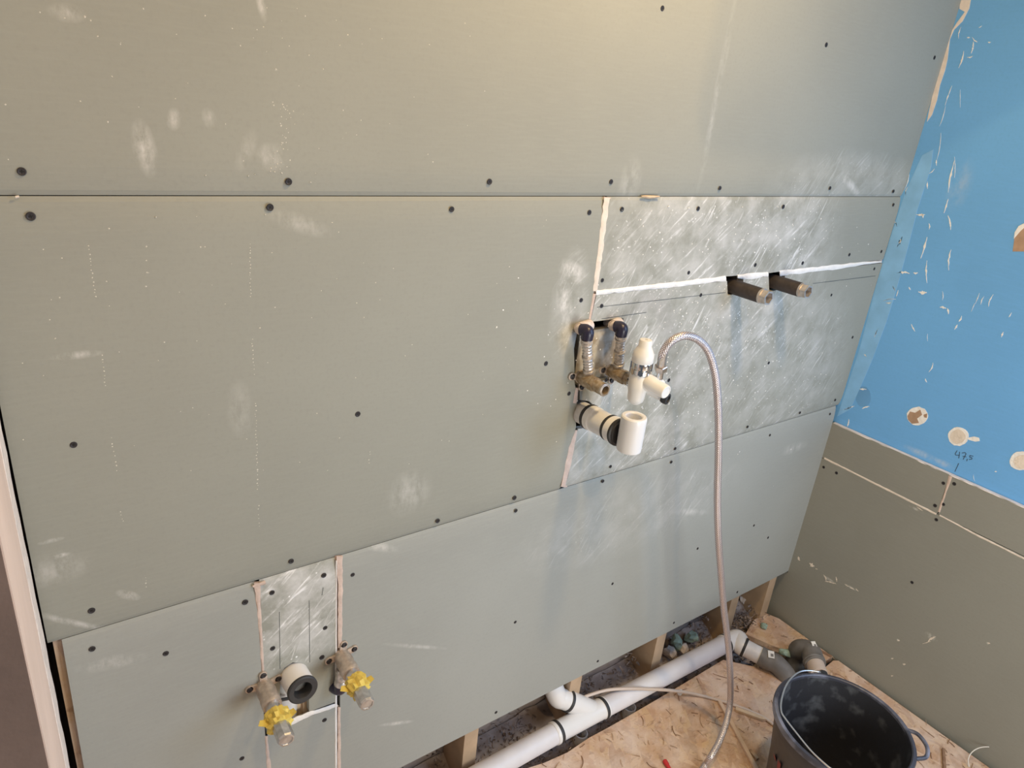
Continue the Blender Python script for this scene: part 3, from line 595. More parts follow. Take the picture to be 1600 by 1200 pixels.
def supply(base, topw, elbow_px, L, label):
    """wall elbow at base with brass outlet, vertical press sleeve up to an elbow entering the wall"""
    c = W(*base); t = thing('water_supply_fitting', label, 'pipe fitting', c, 'water supply fittings of the boiler')
    ears = (math.radians(170), math.radians(-75)); mb = MB(); plate(mb, c, ears, ear_l=.024); part('wall_plate', mb, m_galv, t, bevel=.0005); plate_screws(c, ears, t, .024)
    d = V((0, -1, 0)); mb = MB()
    mb.lathe(c, d, [(.0125, .002), (.0135, .006), (.0145, .022), (.0135, .034)], n=28)
    mb.lathe(c, d, [(.0150, .033), (.0150, .048)], n=6, rot=.3)
    mb.lathe(c, d, [(.0125, .047), (.0125, L - .004), (.0115, L), (.0085, L), (.0080, L - .02)], n=28, cap1=True)
    k = c + V((0, -.02, 0)); top = W(*elbow_px, -.034); side = V((top.x, -.024, 0))
    mb.tube([k, k + V((0, -.002, .026))], .0105, 20); part('brass_elbow', mb, m_brass, t)
    mb = MB(); mb.lathe(c, d, [(.0122, L - .006), (.0128, L - .004), (.0128, L - .0005), (.0088, L + .0003), (.0086, L - .01)], n=28, cap0=False, cap1=False); part('outlet_ring', mb, m_nut, t)
    q0 = k + V((0, -.002, .018)); q1 = top - V((0, 0, .012)); ax = (q1 - q0); ln = ax.length
    prof = []; h = 0
    prof = [(.0098, 0), (.0110, .001), (.0110, .005), (.0085, .006)]
    seg = (ln - .014) / 2
    for s_ in range(2):
        z0 = .007 + s_ * seg
        for q in range(4): prof += [(.0088, z0 + seg * (.08 + q * .2)), (.0097, z0 + seg * (.14 + q * .2)), (.0088, z0 + seg * (.20 + q * .2))]
        prof += [(.0112, z0 + seg * .86), (.0112, z0 + seg * .96), (.0088, z0 + seg * .97)]
    prof += [(.0105, ln - .004), (.0105, ln)]
    mb = MB(); mb.lathe(q0, ax, prof, n=26); part('press_sleeve', mb, m_sleeve, t)
    mb = MB(); wt = W(*topw, .03)
    e = [wt, V((wt.x, 0, top.z + .001)), top + V((-.004, .016, .001)), top + V((-.001, .006, .001))]
    mb.tube(e, [.0095, .0098, .0098, .0098], 22); mb.tube([V((wt.x, -.002, top.z)), e[2] + V((0, .003, 0))], .0112, 22); part('wall_pipe', mb, m_ptfe, t)
    mb = MB(); pts = spline([top + V((-.004, .013, .001)), top + V((-.001, .003, .003)), top + V((0, -.001, -.001)), top + V((0, 0, -.013))], 6)
    mb.tube(pts, [.0112] * 9 + [.0116] * (len(pts) - 9), 22); part('elbow_cap', mb, m_navy, t)
    return t
supply((906, 588), (902, 512), (918, 519), .074, 'brass wall elbow with open outlet and ribbed sleeve, left of the white valve')
supply((953, 578), (948, 504), (971.5, 514), .066, 'brass wall elbow and ribbed sleeve that the white valve is screwed onto')

# ------------------------------------------------------------ inlet combination valve
c = W(953, 578); t = thing('inlet_valve', 'white boiler inlet valve with round cap and white knob beside the braided hose', 'valve', W(997, 603, -.088))
yv = -.088; zt, z1, z2, z3, zb = [W(u, v, yv).z for u, v in ((1006, 531), (1001, 566), (999, 583), (997, 592), (990, 631))]; xc = W(999, 590, yv).x; ax = V((xc, yv, 0))
mb = MB(); mb.lathe(c + V((0, -.062, 0)), (0, -1, 0), [(.014, 0), (.014, .008), (.0165, .010), (.0165, .022)], n=28); part('swivel_nut', mb, m_chrome, t)
H = zt - z1; mb = MB(); mb.lathe(V((xc, yv, z1)), (0, 0, 1), [(.0195, 0), (.0205, .002), (.0205, H * .30), (.0195, H * .42), (.0150, H * .62), (.0128, H * .72), (.0125, H * .93), (.0112, H * .99), (.0090, H), (.0035, H), (.0030, H - .004)], n=36, cap0=True); part('drain_cap', mb, m_offw, t)
mb = MB(); mb.lathe(V((xc, yv, z2)), (0, 0, 1), [(.0185, 0), (.0200, .001), (.0200, (z1 - z2) * .4), (.0185, (z1 - z2) * .45), (.0197, (z1 - z2) * .55), (.0197, (z1 - z2) + .0005)], n=36)
for k in range(8):
    a = k * math.pi / 4; mb.bar(V((xc + .0195 * math.cos(a), yv + .0195 * math.sin(a), z2)), V((xc + .0195 * math.cos(a), yv + .0195 * math.sin(a), z1)), .004, .003, up=(math.cos(a), math.sin(a), 0))
part('chrome_collar', mb, m_chrome, t)
hb = z2 - zb; mb = MB(); mb.lathe(V((xc, yv, zb)), (0, 0, 1), [(.0070, 0), (.0095, .002), (.0150, .007), (.0165, hb * .2), (.0172, hb * .4), (.0195, hb * .55), (.0198, hb * .65), (.0190, hb * .93), (.0170, hb)], n=36)
mb.tube([V((xc + .002, yv - .004, zb + hb * .72)), W(1018, 599, -.108)], .0165, 30)
part('valve_body', mb, m_offw, t)
mb = MB(); mb.tube([V((xc + .012, yv + .010, z2 - .012)), W(1029, 597, -.098), W(1034, 600, -.10)], [.011, .010, .008], 24); part('side_port', mb, m_offw, t)
ka, kb = W(1012, 596, -.104), W(1041, 613, -.150)
mb = MB(); mb.lathe(ka, kb - ka, [(.0150, 0), (.0150, .3 * (kb - ka).length), (.0138, .34 * (kb - ka).length), (.0134, (kb - ka).length - .002), (.0124, (kb - ka).length), (.0108, (kb - ka).length + .0002), (.0106, (kb - ka).length - .0006)], n=36); part('knob', mb, m_offw, t)
ka, kb = W(1014, 611, -.098), W(1044, 624, -.138)
mb = MB(); l = (kb - ka).length; mb.lathe(ka, kb - ka, [(.008, 0), (.0085, l - .014), (.0105, l - .012)], n=28); part('test_port', mb, m_offw, t)
mb = MB(); mb.lathe(ka, kb - ka, [(.0110, l - .010), (.0115, l - .006), (.0110, l), (.0070, l + .0005), (.0065, l - .003)], n=28); part('test_plug', mb, m_blk, t, label='black round plug')

# ------------------------------------------------------------ braided hose
n0 = W(1031.5, 581, -.104)
t = thing('braided_hose', 'long steel braided hose arching from the white valve down to the floor', 'hose', F(1100, 1197))
hp = [(1034, 566, -.106), (1036, 552, -.110), (1045, 537, -.115), (1059, 527, -.12), (1074, 524.5, -.125), (1091, 531, -.13), (1105, 546, -.135), (1114, 570, -.14), (1119.5, 600, -.145), (1122.5, 650, -.15), (1122.5, 710, -.155), (1121, 770, -.16), (1122, 830, -.17), (1126, 890, -.18),
      (1131, 950, -.19), (1137, 1000, -.20), (1141, 1050, -.215), (1141, 1095, -.23), (1135, 1128, -.25), (1124, 1158, -.265), (1110, 1183, -.275)]
pts = [W(*p) for p in hp]
e = F(1100, 1198, .008); e2 = F(1070, 1240, .008); pts += [e, e2]
for q in pts: q.z = max(q.z, .008)
sp = spline(pts, 8); mb = MB(); mb.tube(sp, .0078, 24); part('hose', mb, m_braid, t)
mb = MB(); mb.tube([pts[0] - (pts[1] - pts[0]).normalized() * .008, pts[0] + (pts[1] - pts[0]) * .5, pts[1] + (pts[2] - pts[1]) * .15], [.0086, .0088, .0083], 24); part('ferrule', mb, m_chromed, t)
d = (pts[1] - pts[0]).normalized(); nb = pts[0] - d * .021
mb = MB(); mb.lathe(nb, d, [(.0108, 0), (.0122, .0015), (.0122, .012), (.0108, .0135)], n=6, rot=.5); mb.lathe(nb, d, [(.0090, .013), (.0088, .017)], n=20); part('hose_nut', mb, m_nut, t, angle=20)
mb = MB(); mb.tube([nb - d * .018, nb + d * .002], .0068, 20); part('thread', mb, m_chrome, t)

# ------------------------------------------------------------ upper drain with standpipe
c = W(910, 645); t = thing('standpipe_drain', 'white drain pipe with black seals ending in an upright open cup', 'drain', c)
e = W(983, 684, -.140); ax = e - c; l = ax.length; a0 = c - ax.normalized() * .05
mb = MB(); mb.lathe(c, ax, [(.0215, -.05), (.0225, 0), (.0225, .022)], n=36); part('pipe', mb, m_wdust, t, label='printed end of the white pipe')
mb = MB(); mb.lathe(c, ax, [(.0235, .028), (.0255, .030), (.0255, .043), (.0240, .045), (.0235, .050), (.0245, .053), (.0240, l * .60)], n=36); part('socket', mb, m_white, t)
mb = MB(); mb.lathe(c, ax, [(.0255, .0215), (.0262, .023), (.0262, .027), (.0255, .0285)], n=36); part('seal_ring', mb, m_blk, t)
mb = MB(); mb.lathe(c, ax, [(.0252, l * .60), (.0262, l * .61), (.0262, l * .645), (.0252, l * .655)], n=36); part('seal_ring', mb, m_blk, t)
mb = MB(); mb.lathe(c, ax, [(.0245, l * .65), (.0262, l * .66), (.0262, l * .765), (.0245, l * .77)], n=36); part('collar', mb, m_white, t)
mb = MB(); mb.lathe(c, ax, [(.0245, l * .77), (.0272, l * .775), (.0272, l * .81), (.0235, l * .82), (.0225, l * .84)], n=36); part('seal_ring', mb, m_blk, t)
top, bot = W(990.5, 650, -.140), W(985, 703, -.140)
vx = V((e.x + .004, -.140, 0)); zt, zb = top.z, bot.z; H = zt - zb
mb = MB(); mb.lathe(V((vx.x, vx.y, zb)), (0, 0, 1), [(.0150, 0), (.0205, .0005), (.0232, .003), (.0238, .010), (.0240, H - .012), (.0242, H - .006), (.0238, H - .002), (.0220, H), (.0165, H), (.0145, H - .002), (.0140, H - .008), (.0135, H * .3), (0.002, H * .28)], n=40, cap0=True, cap1=True)
part('cup', mb, m_white, t)

# ------------------------------------------------------------ basin drain (lower left)
c = W(459, 1055); e = W(473, 1078, -.042); ax = e - c; l = ax.length
t = thing('basin_drain', 'white basin drain pipe with black rubber seal in the board cutout', 'drain', c)
mb = MB(); k = c - ax.normalized() * .010
mb.lathe(c, ax, [(.0245, -.03), (.0245, l - .004), (.0238, l - .001)], n=36, cap1=False)
mb.tube(spline([k + V((0, .012, 0)), k + V((0, .022, -.022)), k + V((-.002, .024, -.05)), k + V((-.004, .026, -.12))], 5), .0215, 28)
part('pipe_bend', mb, m_white, t)
mb = MB(); mb.lathe(c, ax, [(.0240, l - .004), (.0262, l - .003), (.0262, l + .001), (.0240, l + .0025), (.0160, l + .002), (.0145, l - .001), (.0140, l - .018)], n=36, cap0=False, cap1=False); part('rubber_seal', mb, m_blk, t)
mb = MB(); mb.lathe(c, ax, [(.0142, l - .022), (.0141, l - .018)], n=30); part('pipe_inside', mb, m_grey, t)
mb = MB(); mb.tube([W(437, 1094, -.0), W(452, 1091, .004)], .003, 10); part('clip_end', mb, m_blk, t)

# ------------------------------------------------------------ two basin taps' supply stubs with yellow tape
def tap(cw, tip, L, ears, label, riser=None, tape_seed=1):
    c = W(*cw); e = W(*tip, -L); ax = (e - c); l = ax.length; t = thing('capped_supply_stub', label, 'pipe fitting', c, 'capped supply stubs of the basin')
    mb = MB(); plate(mb, c, ears, ear_l=.025, ear_r=.0068); part('wall_plate', mb, m_galv, t, bevel=.0005); plate_screws(c, ears, t, .025)
    mb = MB(); mb.lathe(c, ax, [(.0140, 0), (.0145, .006), (.0160, .018), (.0150, .032), (.0162, .036), (.0162, .050), (.0150, .053)], n=30)
    if riser:
        k = c + V((0, -.02, 0)); mb.tube([k, k + V((0, 0, -.024))], .0112, 22)
    part('bronze_body', mb, m_galv, t)
    mb = MB(); mb.lathe(c, ax, [(.0115, .050), (.0118, .055), (.0118, l - .055), (.0125, l - .050)], n=26); part('thread', mb, m_chromed, t)
    mb = MB(); mb.lathe(c, ax, [(.0122, l - .042), (.0135, l - .040), (.0135, l - .003), (.0122, l), (.0100, l + .0004), (.0096, l - .001)], n=8, rot=.2); part('end_cap', mb, m_chromed, t, angle=20)
    mb = MB(); r2 = random.Random(tape_seed); prof = [(.0128, l - .062), (.0150, l - .058), (.0162, l - .050), (.0155, l - .044), (.0168, l - .036), (.0140, l - .030)]
    sc = {(k, j): r2.uniform(.85, 1.42) for k in range(6) for j in range(22)}
    mb.lathe(c, ax, prof, n=22, wob=lambda k, j: sc[(k, j)])
    a = ax.normalized(); s = a.cross(V((0, 0, 1))).normalized()
    for sg, ln in ((1, .021), (-1, .019), (.4, .018)):
        q = c + ax * ((l - .045) / l) + s * .012 * sg; r_ = V((s.x * sg, s.y * sg, .4)).normalized()
        mb.add([q - a * .009, q + a * .009, q + r_ * ln + a * .001 + V((0, 0, -.003)), q + r_ * ln * .8 - a * .004 + V((0, 0, .003)), q - a * .009 + V((0, -.0012, 0)), q + a * .009 + V((0, -.0012, 0)), q + r_ * ln + a * .001 + V((0, -.0012, -.003)), q + r_ * ln * .8 - a * .004 + V((0, -.0012, .003))],
               [[0, 1, 2, 3], [7, 6, 5, 4], [0, 4, 5, 1], [1, 5, 6, 2], [2, 6, 7, 3], [3, 7, 4, 0]])
    part('yellow_tape', mb, m_yellow, t, label='crumpled yellow sealing tape', angle=18)
    if riser:
        k = c + V((-.002, -.012, 0)); bt = W(*riser, -.014)
        mb = MB(); mb.lathe(k + V((0, 0, -.022)), bt - (k + V((0, 0, -.022))), [(.0100, 0), (.0125, .002), (.0125, .009), (.0105, .011), (.0118, .015), (.0118, .021), (.0105, .024), (.0122, .028), (.0122, .034), (.0105, .036)], n=26); part('press_sleeve', mb, m_sleeve, t)
        mb = MB(); p0 = k + V((0, 0, -.022)); dd = (bt - p0).normalized(); q = p0 + dd * .034
        mb.tube(spline([q, q + V((-.001, .002, -.012)), q + V((-.006, .016, -.016)), q + V((-.010, .05, -.016))], 6), .0118, 22); part('elbow_cap', mb, m_navy, t)
    return t
tap((412, 1070), (448, 1157), .128, (math.radians(170), math.radians(10), math.radians(92)), 'bronze wall elbow with chrome cap and yellow tape, left of the basin drain', None, 3)
tap((533, 1023), (574, 1101), .126, (math.radians(182), math.radians(12), math.radians(80)), 'bronze wall elbow with chrome cap and yellow tape, right of the basin drain', (529, 1096), 9)

# ------------------------------------------------------------ main drain run in the floor slot
ZP = .042
t = thing('drain_pipe_run', 'long white drainage pipe with Y branch lying along the foot of the wall', 'drain pipe', F(925, 1112))
R_ = .0262
def pz(u, v, z=ZP): return F(u, v, z)
p_el = pz(1134, 1005); p_y1 = pz(938, 1108); p_y0 = pz(872, 1143); p_end = pz(740, 1212)
dirx = (p_el - p_y1).normalized()
p_end = p_y0 - dirx * .98
p_end.y = min(p_end.y, -.026)
mb = MB(); mb.tube([p_end, p_y0], R_, 40, up=(0, -.3, 1)); part('straight_pipe', mb, m_pipe, t, label='straight pipe with printed marks')
mb = MB(); mb.tube([p_y1 + dirx * .012, p_el], R_, 40, up=(0, -.3, 1)); part('straight_pipe', mb, m_pipe, t)
rs = R_ * 1.09
mb = MB(); ax = p_y1 - p_y0; l = ax.length
mb.lathe(p_y0, ax, [(R_ * 1.04, -.016), (rs, -.014), (rs, -.004), (R_, .0), (R_, l), (rs, l + .003), (rs, l + .014), (R_ * 1.03, l + .016)], n=40)
bs = pz(926, 1111); b1 = W(887, 1095, .012)
mb.tube(spline([pz(936, 1109), bs, bs * .5 + b1 * .5, b1], 5), .0272, 36); part('branch_fitting', mb, m_white, t)
k = (b1 - bs).normalized(); b2 = b1 + k * .035; b3 = b2 + V((-.012, .014, .04))
mb = MB(); mb.tube(spline([b1, b1 + k * .018, b2, b3, b3 + V((-.004, .012, .05)), b3 + V((-.004, .014, .5))], 6), .0256, 36); part('branch_pipe', mb, m_white, t)
mb = MB(); mb.lathe(b1, k, [(.0275, -.004), (.0288, -.003), (.0288, .002), (.0275, .004)], n=36); part('seal_ring', mb, m_blk, t)
for q, d in ((p_y0, -1), (p_y1, 1)):
    mb = MB(); dd = dirx; s = (.0005 if d < 0 else 0); q2 = q + dd * (.006 if d > 0 else -.003)
    mb.lathe(q2, dd, [(rs * 1.005, -.004), (rs * 1.03, -.002), (rs * 1.03, .003), (rs * 1.005, .005)], n=40); part('seal_ring', mb, m_blk, t)
# corner bend, second leg, grey bend diving through the floor
q1 = pz(1160, 1010); q2 = pz(1192, 1024); q2.z = .036
mb = MB(); e1 = p_el + dirx * .045; e2 = q1 + (e1 - q1) * .25
bend = spline([p_el - dirx * .002, p_el + dirx * .02, p_el + dirx * .045 + (q1 - p_el) * .15, q1 + (q1 - q2).normalized() * .004, q1 + (q2 - q1) * .15], 7)
mb.tube(bend, R_ * 1.03, 40); mb.lathe(p_el, dirx, [(R_ * 1.03, -.012), (rs, -.010), (rs, .002), (R_ * 1.03, .004)], n=40); part('corner_bend', mb, m_white, t)
mb = MB(); mb.lathe(p_el, dirx, [(rs, -.008), (rs * 1.03, -.007), (rs * 1.03, -.003), (rs, -.002)], n=40); part('seal_ring', mb, m_blk, t)
dq = (q2 - q1).normalized(); mb = MB(); mb.lathe(q1 + dq * .006, dq, [(rs, -.004), (rs * 1.03, -.003), (rs * 1.03, .003), (rs, .004)], n=40); part('seal_ring', mb, m_blk, t)
mb = MB(); mb.tube([q1, q2], R_ * .98, 40); part('straight_pipe', mb, m_wdust, t)
q3 = q2 + dq * .045; q4 = q2 + dq * .085 + V((0, 0, -.03)); q5 = q4 + dq * .012 + V((0, 0, -.06))
mb = MB(); sp = spline([q2 - dq * .008, q2 + dq * .02, q3, q4, q5], 6); mb.tube(sp, [R_ * 1.10] * 8 + [R_ * 1.06] * (len(sp) - 8), 36); gb = part('grey_bend', mb, m_grey, t, label='dark grey bend with a sticker')
# sticker on the grey bend
def sticker(parent, pos, n, w_, h_):
    n = V(n).normalized(); u = V((0, 0, 1)).cross(n).normalized(); v = n.cross(u); mb = MB()
    mb.prism([pos + u * w_ * a + v * h_ * b for a, b in ((-.5, -.5), (.5, -.5), (.5, .5), (-.5, .5))], n * .0008); part('sticker', mb, m_label, parent, smooth=False)
    mb = MB(); mb.prism([pos + n * .0009 + u * w_ * a + v * h_ * b for a, b in ((-.1, -.3), (.35, -.3), (.35, .1), (-.1, .1))], n * .0003); part('sticker', mb, m_grey, parent, smooth=False)
sticker(gb, q2 + dq * .018 + V((-.006, -.006, .0292)), (-.3, -.3, 1), .018, .022)

# ------------------------------------------------------------ second grey elbow, pipe stubs in the slot
c = F(1252, 1048, -.04); t = thing('grey_pipe_elbow', 'short grey drain elbow with sticker between the bucket and the corner', 'pipe fitting', c)
a0 = F(1246, 1024, 0.0); a1 = F(1250, 1015, .032); a2 = F(1266, 1018, .05); a3 = F(1272, 1034, .048)
mb = MB(); sp = spline([a0 + V((0, 0, -.06)), a0, a1, a2, a3], 6); mb.tube(sp, .030, 32); el = part('elbow', mb, m_grey, t)
da = (a3 - a2).normalized(); mb = MB(); mb.lathe(a3, da, [(.030, -.004), (.0325, -.002), (.0325, .003), (.030, .005), (.0315, .008), (.030, .012)], n=32); part('collar', mb, m_grey, t)
mb = MB(); mb.lathe(a3, da, [(.0255, .006), (.0255, .050), (.0225, .050), (.022, .02)], n=32); part('pipe_end', mb, m_cable, t, label='beige pipe end')
sticker(el, a2 + V((-.002, -.006, .031)), (-.2, -.4, 1), .014, .022)
def stub(u, v, label):
    p = F(u, v, -.028); t = thing('open_pipe_stub', label, 'pipe', V((p.x, p.y, -.109)), 'small open pipe stubs in the floor slot')
    mb = MB(); mb.lathe(V((p.x, p.y, -.109)), (0, 0, 1), [(.0185, 0), (.0185, .08), (.0178, .0815), (.0158, .0815), (.0152, .08), (.0150, .03)], n=30, cap1=False); part('pipe', mb, m_white, t)
    mb = MB(); mb.lathe(V((p.x, p.y, -.08)), (0, 0, 1), [(.0151, 0), (.0151, .018)], n=24); part('dark_inside', mb, m_blk, t)
stub(984, 1104, 'open pipe stub under the long drain pipe, farther one, near the wall corner')
stub(908, 1145, 'open pipe stub under the long drain pipe, nearer one, below the Y branch')

# ------------------------------------------------------------ bucket
BC = V((-.531, -.480, 0)); BH = .27; BR = .148
t = thing('mortar_bucket', 'black plastic mortar bucket with wire handle standing on the chipboard floor', 'bucket', BC)
sh = [(.112, 0), (.116, .003), (.1185, .03), (.1275, .13), (.140, BH - .045), (.1415, BH - .042), (.1440, BH - .006)]
mb = MB(); mb.lathe(BC, (0, 0, 1), [(.105, .004)] + [(.112, .001)] + sh[1:], n=64, cap0=True, cap1=False); part('body', mb, m_bucket, t)
mb = MB(); mb.lathe(BC, (0, 0, 1), [(.001, .008), (.110, .008), (.1145, .014), (.1245, .13), (.1375, BH - .04), (.1415, BH - .004)], n=64, cap0=False, cap1=False); part('inside', mb, m_bucket_in, t, label='inside with dried plaster traces')
mb = MB(); mb.lathe(BC, (0, 0, 1), [(.1412, BH - .006), (.1415, BH), (.1440, BH + .002), (.1500, BH + .001), (.1520, BH - .003), (.1520, BH - .012), (.1500, BH - .013), (.1495, BH - .004), (.1430, BH - .004)], n=64, cap0=False, cap1=False); part('rim', mb, m_bucket_rim, t, label='dusty rim')
ea = F(1287, 1054, BH) - BC; ea.z = 0; ea.normalize(); eb = -ea
for d in (ea, eb):
    p = BC + d * .152 + V((0, 0, BH - .006)); sd = V((-d.y, d.x, 0)); mb = MB()
    mb.lathe(p - d * .004, d, [(.013, 0), (.013, .008), (.010, .010), (.006, .010)], n=20); mb.bar(p - sd * .020 - V((0, 0, .006)), p + sd * .020 - V((0, 0, .006)), .010, .014); part('ear', mb, m_blk, t)
    mb = MB(); mb.lathe(p + d * .005, d, [(.0035, 0), (.0035, .003), (.002, .004)], n=12); part('rivet', mb, m_wire, t)
hp = [F(u, v, BH + .006) for u, v in ((1280, 1050), (1268, 1048), (1252, 1049), (1238, 1058), (1227, 1074), (1221, 1095), (1221, 1112), (1228, 1124), (1245, 1146), (1268, 1174), (1293, 1197))]
_a0 = math.atan2(hp[-1].y - BC.y, hp[-1].x - BC.x); _a1 = math.atan2(eb.y, eb.x)
while _a1 < _a0: _a1 += 2 * math.pi
if _a1 - _a0 > math.pi: _a1 -= 2 * math.pi
arc = [BC + V((math.cos(_a0 + (_a1 - _a0) * q) * .153, math.sin(_a0 + (_a1 - _a0) * q) * .153, BH + .006)) for q in (.2, .4, .6, .8)]
pe = BC + eb * .158 + V((0, 0, BH)); pm = BC + (hp[-1] - BC) * 1.02; pm2 = BC + (V((eb.x, eb.y, 0)) + (hp[-1] - BC).normalized()).normalized() * .165 + V((0, 0, BH + .004))
mb = MB(); mb.tube(spline([BC + ea * .158 + V((0, 0, BH - .004))] + hp + arc + [pe], 7), .0021, 12); part('wire_handle', mb, m_wire, t)
# side grip on the right of the rim
ga = F(1413, 1130, BH) - BC; ga.z = 0; ga.normalize(); g1 = F(1446, 1196, BH) - BC; g1.z = 0; g1.normalize()
gm = ga + g1; gm.normalize()
mb = MB(); mb.tube(spline([BC + (ga + gm * .4).normalized() * .150 + V((0, 0, BH - .004)), BC + (ga + gm).normalized() * .168 + V((0, 0, BH - .002)), BC + gm * .176 + V((0, 0, BH - .002)), BC + (g1 + gm).normalized() * .170 + V((0, 0, BH - .003)), BC + (g1 * 1.2 + gm * .3).normalized() * .150 + V((0, 0, BH - .005))], 8), .0045, 14); part('side_grip', mb, m_bucket_rim, t)
mb = MB(); dm = F(1204, 1196, .13) - BC; ang0 = math.atan2(dm.y, dm.x)
for (da0, z0, z1_) in ((-.04, .15, .165), (.12, .14, .17)):
    vs = [BC + V((math.cos(ang0 + da0 + a) * r, math.sin(ang0 + da0 + a) * r, z)) for a, z, r in ((0, z0, .1305), (.09, z0, .1305), (.09, z1_, .1358), (0, z1_, .1358))]; mb.add(vs, [[0, 1, 2, 3]])
part('red_print', mb, m_redf, t, label='faded red print', smooth=False)

# ------------------------------------------------------------ small things on the floor
t = tag(part('flexible_tube', MB().tube(spline([F(905, 1094, .075), F(918, 1087, .082), F(950, 1078, .080), F(985, 1076, .076), F(1020, 1077, .055), F(1060, 1080, .025), F(1100, 1088, .005), F(1150, 1103, .005), F(1185, 1117, .005), F(1207, 1131, .005), F(1240, 1160, .005)], 8), .0042, 14), m_cable, loc=F(1150, 1103)), 'thin beige tube running over the drain pipe and across the floor', 'tube')
def stick(name, a, b, w_, h_, m, label, cat='wood strip', tip=False):
    mb = MB(); pa, pb = F(*a, h_ / 2 + .0005), F(*b, h_ / 2 + .0005); mb.bar(pa, pb, w_, h_)
    if tip:
        d = (pb - pa).normalized(); s = d.cross(V((0, 0, 1))); mb.prism([pb - s * w_ / 2 - V((0, 0, h_ / 2)), pb + d * .012 - V((0, 0, h_ / 2)), pb + s * w_ / 2 - V((0, 0, h_ / 2))], (0, 0, h_))
    tag(part(name, mb, m, loc=F(*a), bevel=.0006), label, cat)
stick('wood_strip', (1124, 1096), (1182, 1202), .010, .008, m_pine, 'long thin wood strip lying under the braided hose towards the bucket')
stick('wood_strip', (1149, 1108), (1190, 1123), .011, .009, m_woodpale, 'short pale wood strip with pointed end beside the beige tube', tip=True)
stick('wood_strip', (1171, 1172), (1184, 1186), .009, .006, m_sliver, 'dark stubby wood splinter between hose end and bucket')
stick('wood_strip', (1474, 1170), (1476, 1202), .007, .006, m_sliver, 'grey wood strip right of the bucket near the wall')
stick('wood_strip', (1300, 1026), (1250, 1000), .006, .004, m_sliver, 'thin dark splinter beside the wall in the corner')
mb = MB(); p = F(1063, 1085, .0); mb.lathe(p + V((-.008, 0, .0072)), (1, .2, 0), [(.0045, 0), (.007, .001), (.007, .010), (.0055, .014), (.004, .015)], n=20); tag(part('plastic_cap', mb, m_white, loc=p), 'small white plastic cap lying beside the beige tube', 'cap')
t = thing('red_screwdriver_bit', 'small red plastic plug lying on the floor near the bottom edge', 'plug', F(1042, 1195))
p = F(1038, 1188, .006); q = F(1048, 1204, .006); mb = MB(); mb.lathe(p, q - p, [(.0045, 0), (.0062, .002), (.0060, .012), (.0048, .016), (.0045, .036)], n=20); part('plug_body', mb, m_red, t)
t.name = 'red_plug'
mb = MB(); mb.tube(spline([F(1514, 1198, .003), F(1513, 1186, .02), F(1519, 1175, .035), F(1532, 1168, .045), F(1550, 1168, .045), F(1566, 1178, .03), F(1576, 1192, .012), F(1580, 1206, .003)], 8), .0013, 10)
tag(part('wire_loop', mb, m_wirew, loc=F(1545, 1190)), 'thin white wire curled in a loop at the foot of the right wall', 'wire')
def chunk(p, s, m, name, label, cat, group, seed):
    r2 = random.Random(seed); bm = bmesh.new(); bmesh.ops.create_icosphere(bm, subdivisions=2, radius=1)
    for v in bm.verts:
        n = mnoise.noise(v.co * 1.3 + V((seed * 3.1, 0, 0))); v.co *= 1 + .55 * n; v.co = V((v.co.x * s[0], v.co.y * s[1], v.co.z * s[2])) * r2.uniform(.93, 1.07)
    zmin = min(v.co.z for v in bm.verts)
    for v in bm.verts: v.co.z -= zmin
    me = bpy.data.meshes.new(name); bm.to_mesh(me); bm.free(); me.materials.append(m)
    o = bpy.data.objects.new(name, me); COL.objects.link(o); o.location = p; o.rotation_euler = (0, 0, r2.uniform(0, 6)); tag(o, label, cat, group); return o
G = 'broken board pieces by the drain pipe'
chunk(F(1055, 1012, .005) , (.022, .018, .022), m_foam, 'board_fragment', 'green board fragment behind the long pipe, leftmost of the green pair', 'debris', G, 1)
chunk(F(1079, 1003, .005), (.020, .018, .016), m_foam, 'board_fragment', 'green board fragment behind the long pipe, rightmost of the green pair', 'debris', G, 2)
chunk(F(1193, 980, 0), (.014, .011, .006), m_foam, 'board_fragment', 'flat green fragment on the chipboard in the corner', 'debris', G, 3)
chunk(F(1226, 1024, -.002), (.018, .012, .012), m_foam, 'board_fragment', 'olive green fragment between the two grey pipe bends', 'debris', G, 5)
chunk(F(1067, 1020, .0), (.018, .014, .014), m_chunk, 'plaster_lump', 'beige plaster lump below the two green fragments', 'debris', G, 4)
chunk(F(1045, 1027, -.01), (.022, .014, .016), m_chunk, 'plaster_lump', 'beige plaster lump beside the stud behind the long pipe', 'debris', G, 6)
chunk(F(1160, 943, .0), (.016, .020, .020), m_chunk, 'plaster_lump', 'pale plaster lump leaning by the farthest stud', 'debris', G, 8)
# loose rubble filling the slot, shavings strewn on the boards
mb = MB(); r2 = random.Random(3)
def chip(p, s, r2, mb):
    a, b_, c_ = [V((r2.uniform(-1, 1), r2.uniform(-1, 1), r2.uniform(-1, 1))).normalized() for _ in range(3)]
    a *= s * r2.uniform(.6, 2.2); b_ *= s * r2.uniform(.3, .8); c_ *= s * r2.uniform(.2, .5)
    mb.add([p, p + a, p + b_, p + a * .6 + b_, p + c_, p + a * .9 + c_, p + b_ + c_], [[0, 2, 3, 1], [4, 5, 6], [0, 1, 5, 4], [0, 4, 6, 2], [1, 3, 5], [2, 6, 5, 3]])
def in_pipe(p):
    tt = (p.x - p_end.x) / (p_el.x - p_end.x); c_ = p_end + (p_el - p_end) * tt; return (p - V((p.x, c_.y, c_.z))).length < R_ + .004
hgt = lambda x: -.054 + .018 * mnoise.noise(V((x * 5, 2, 0)))
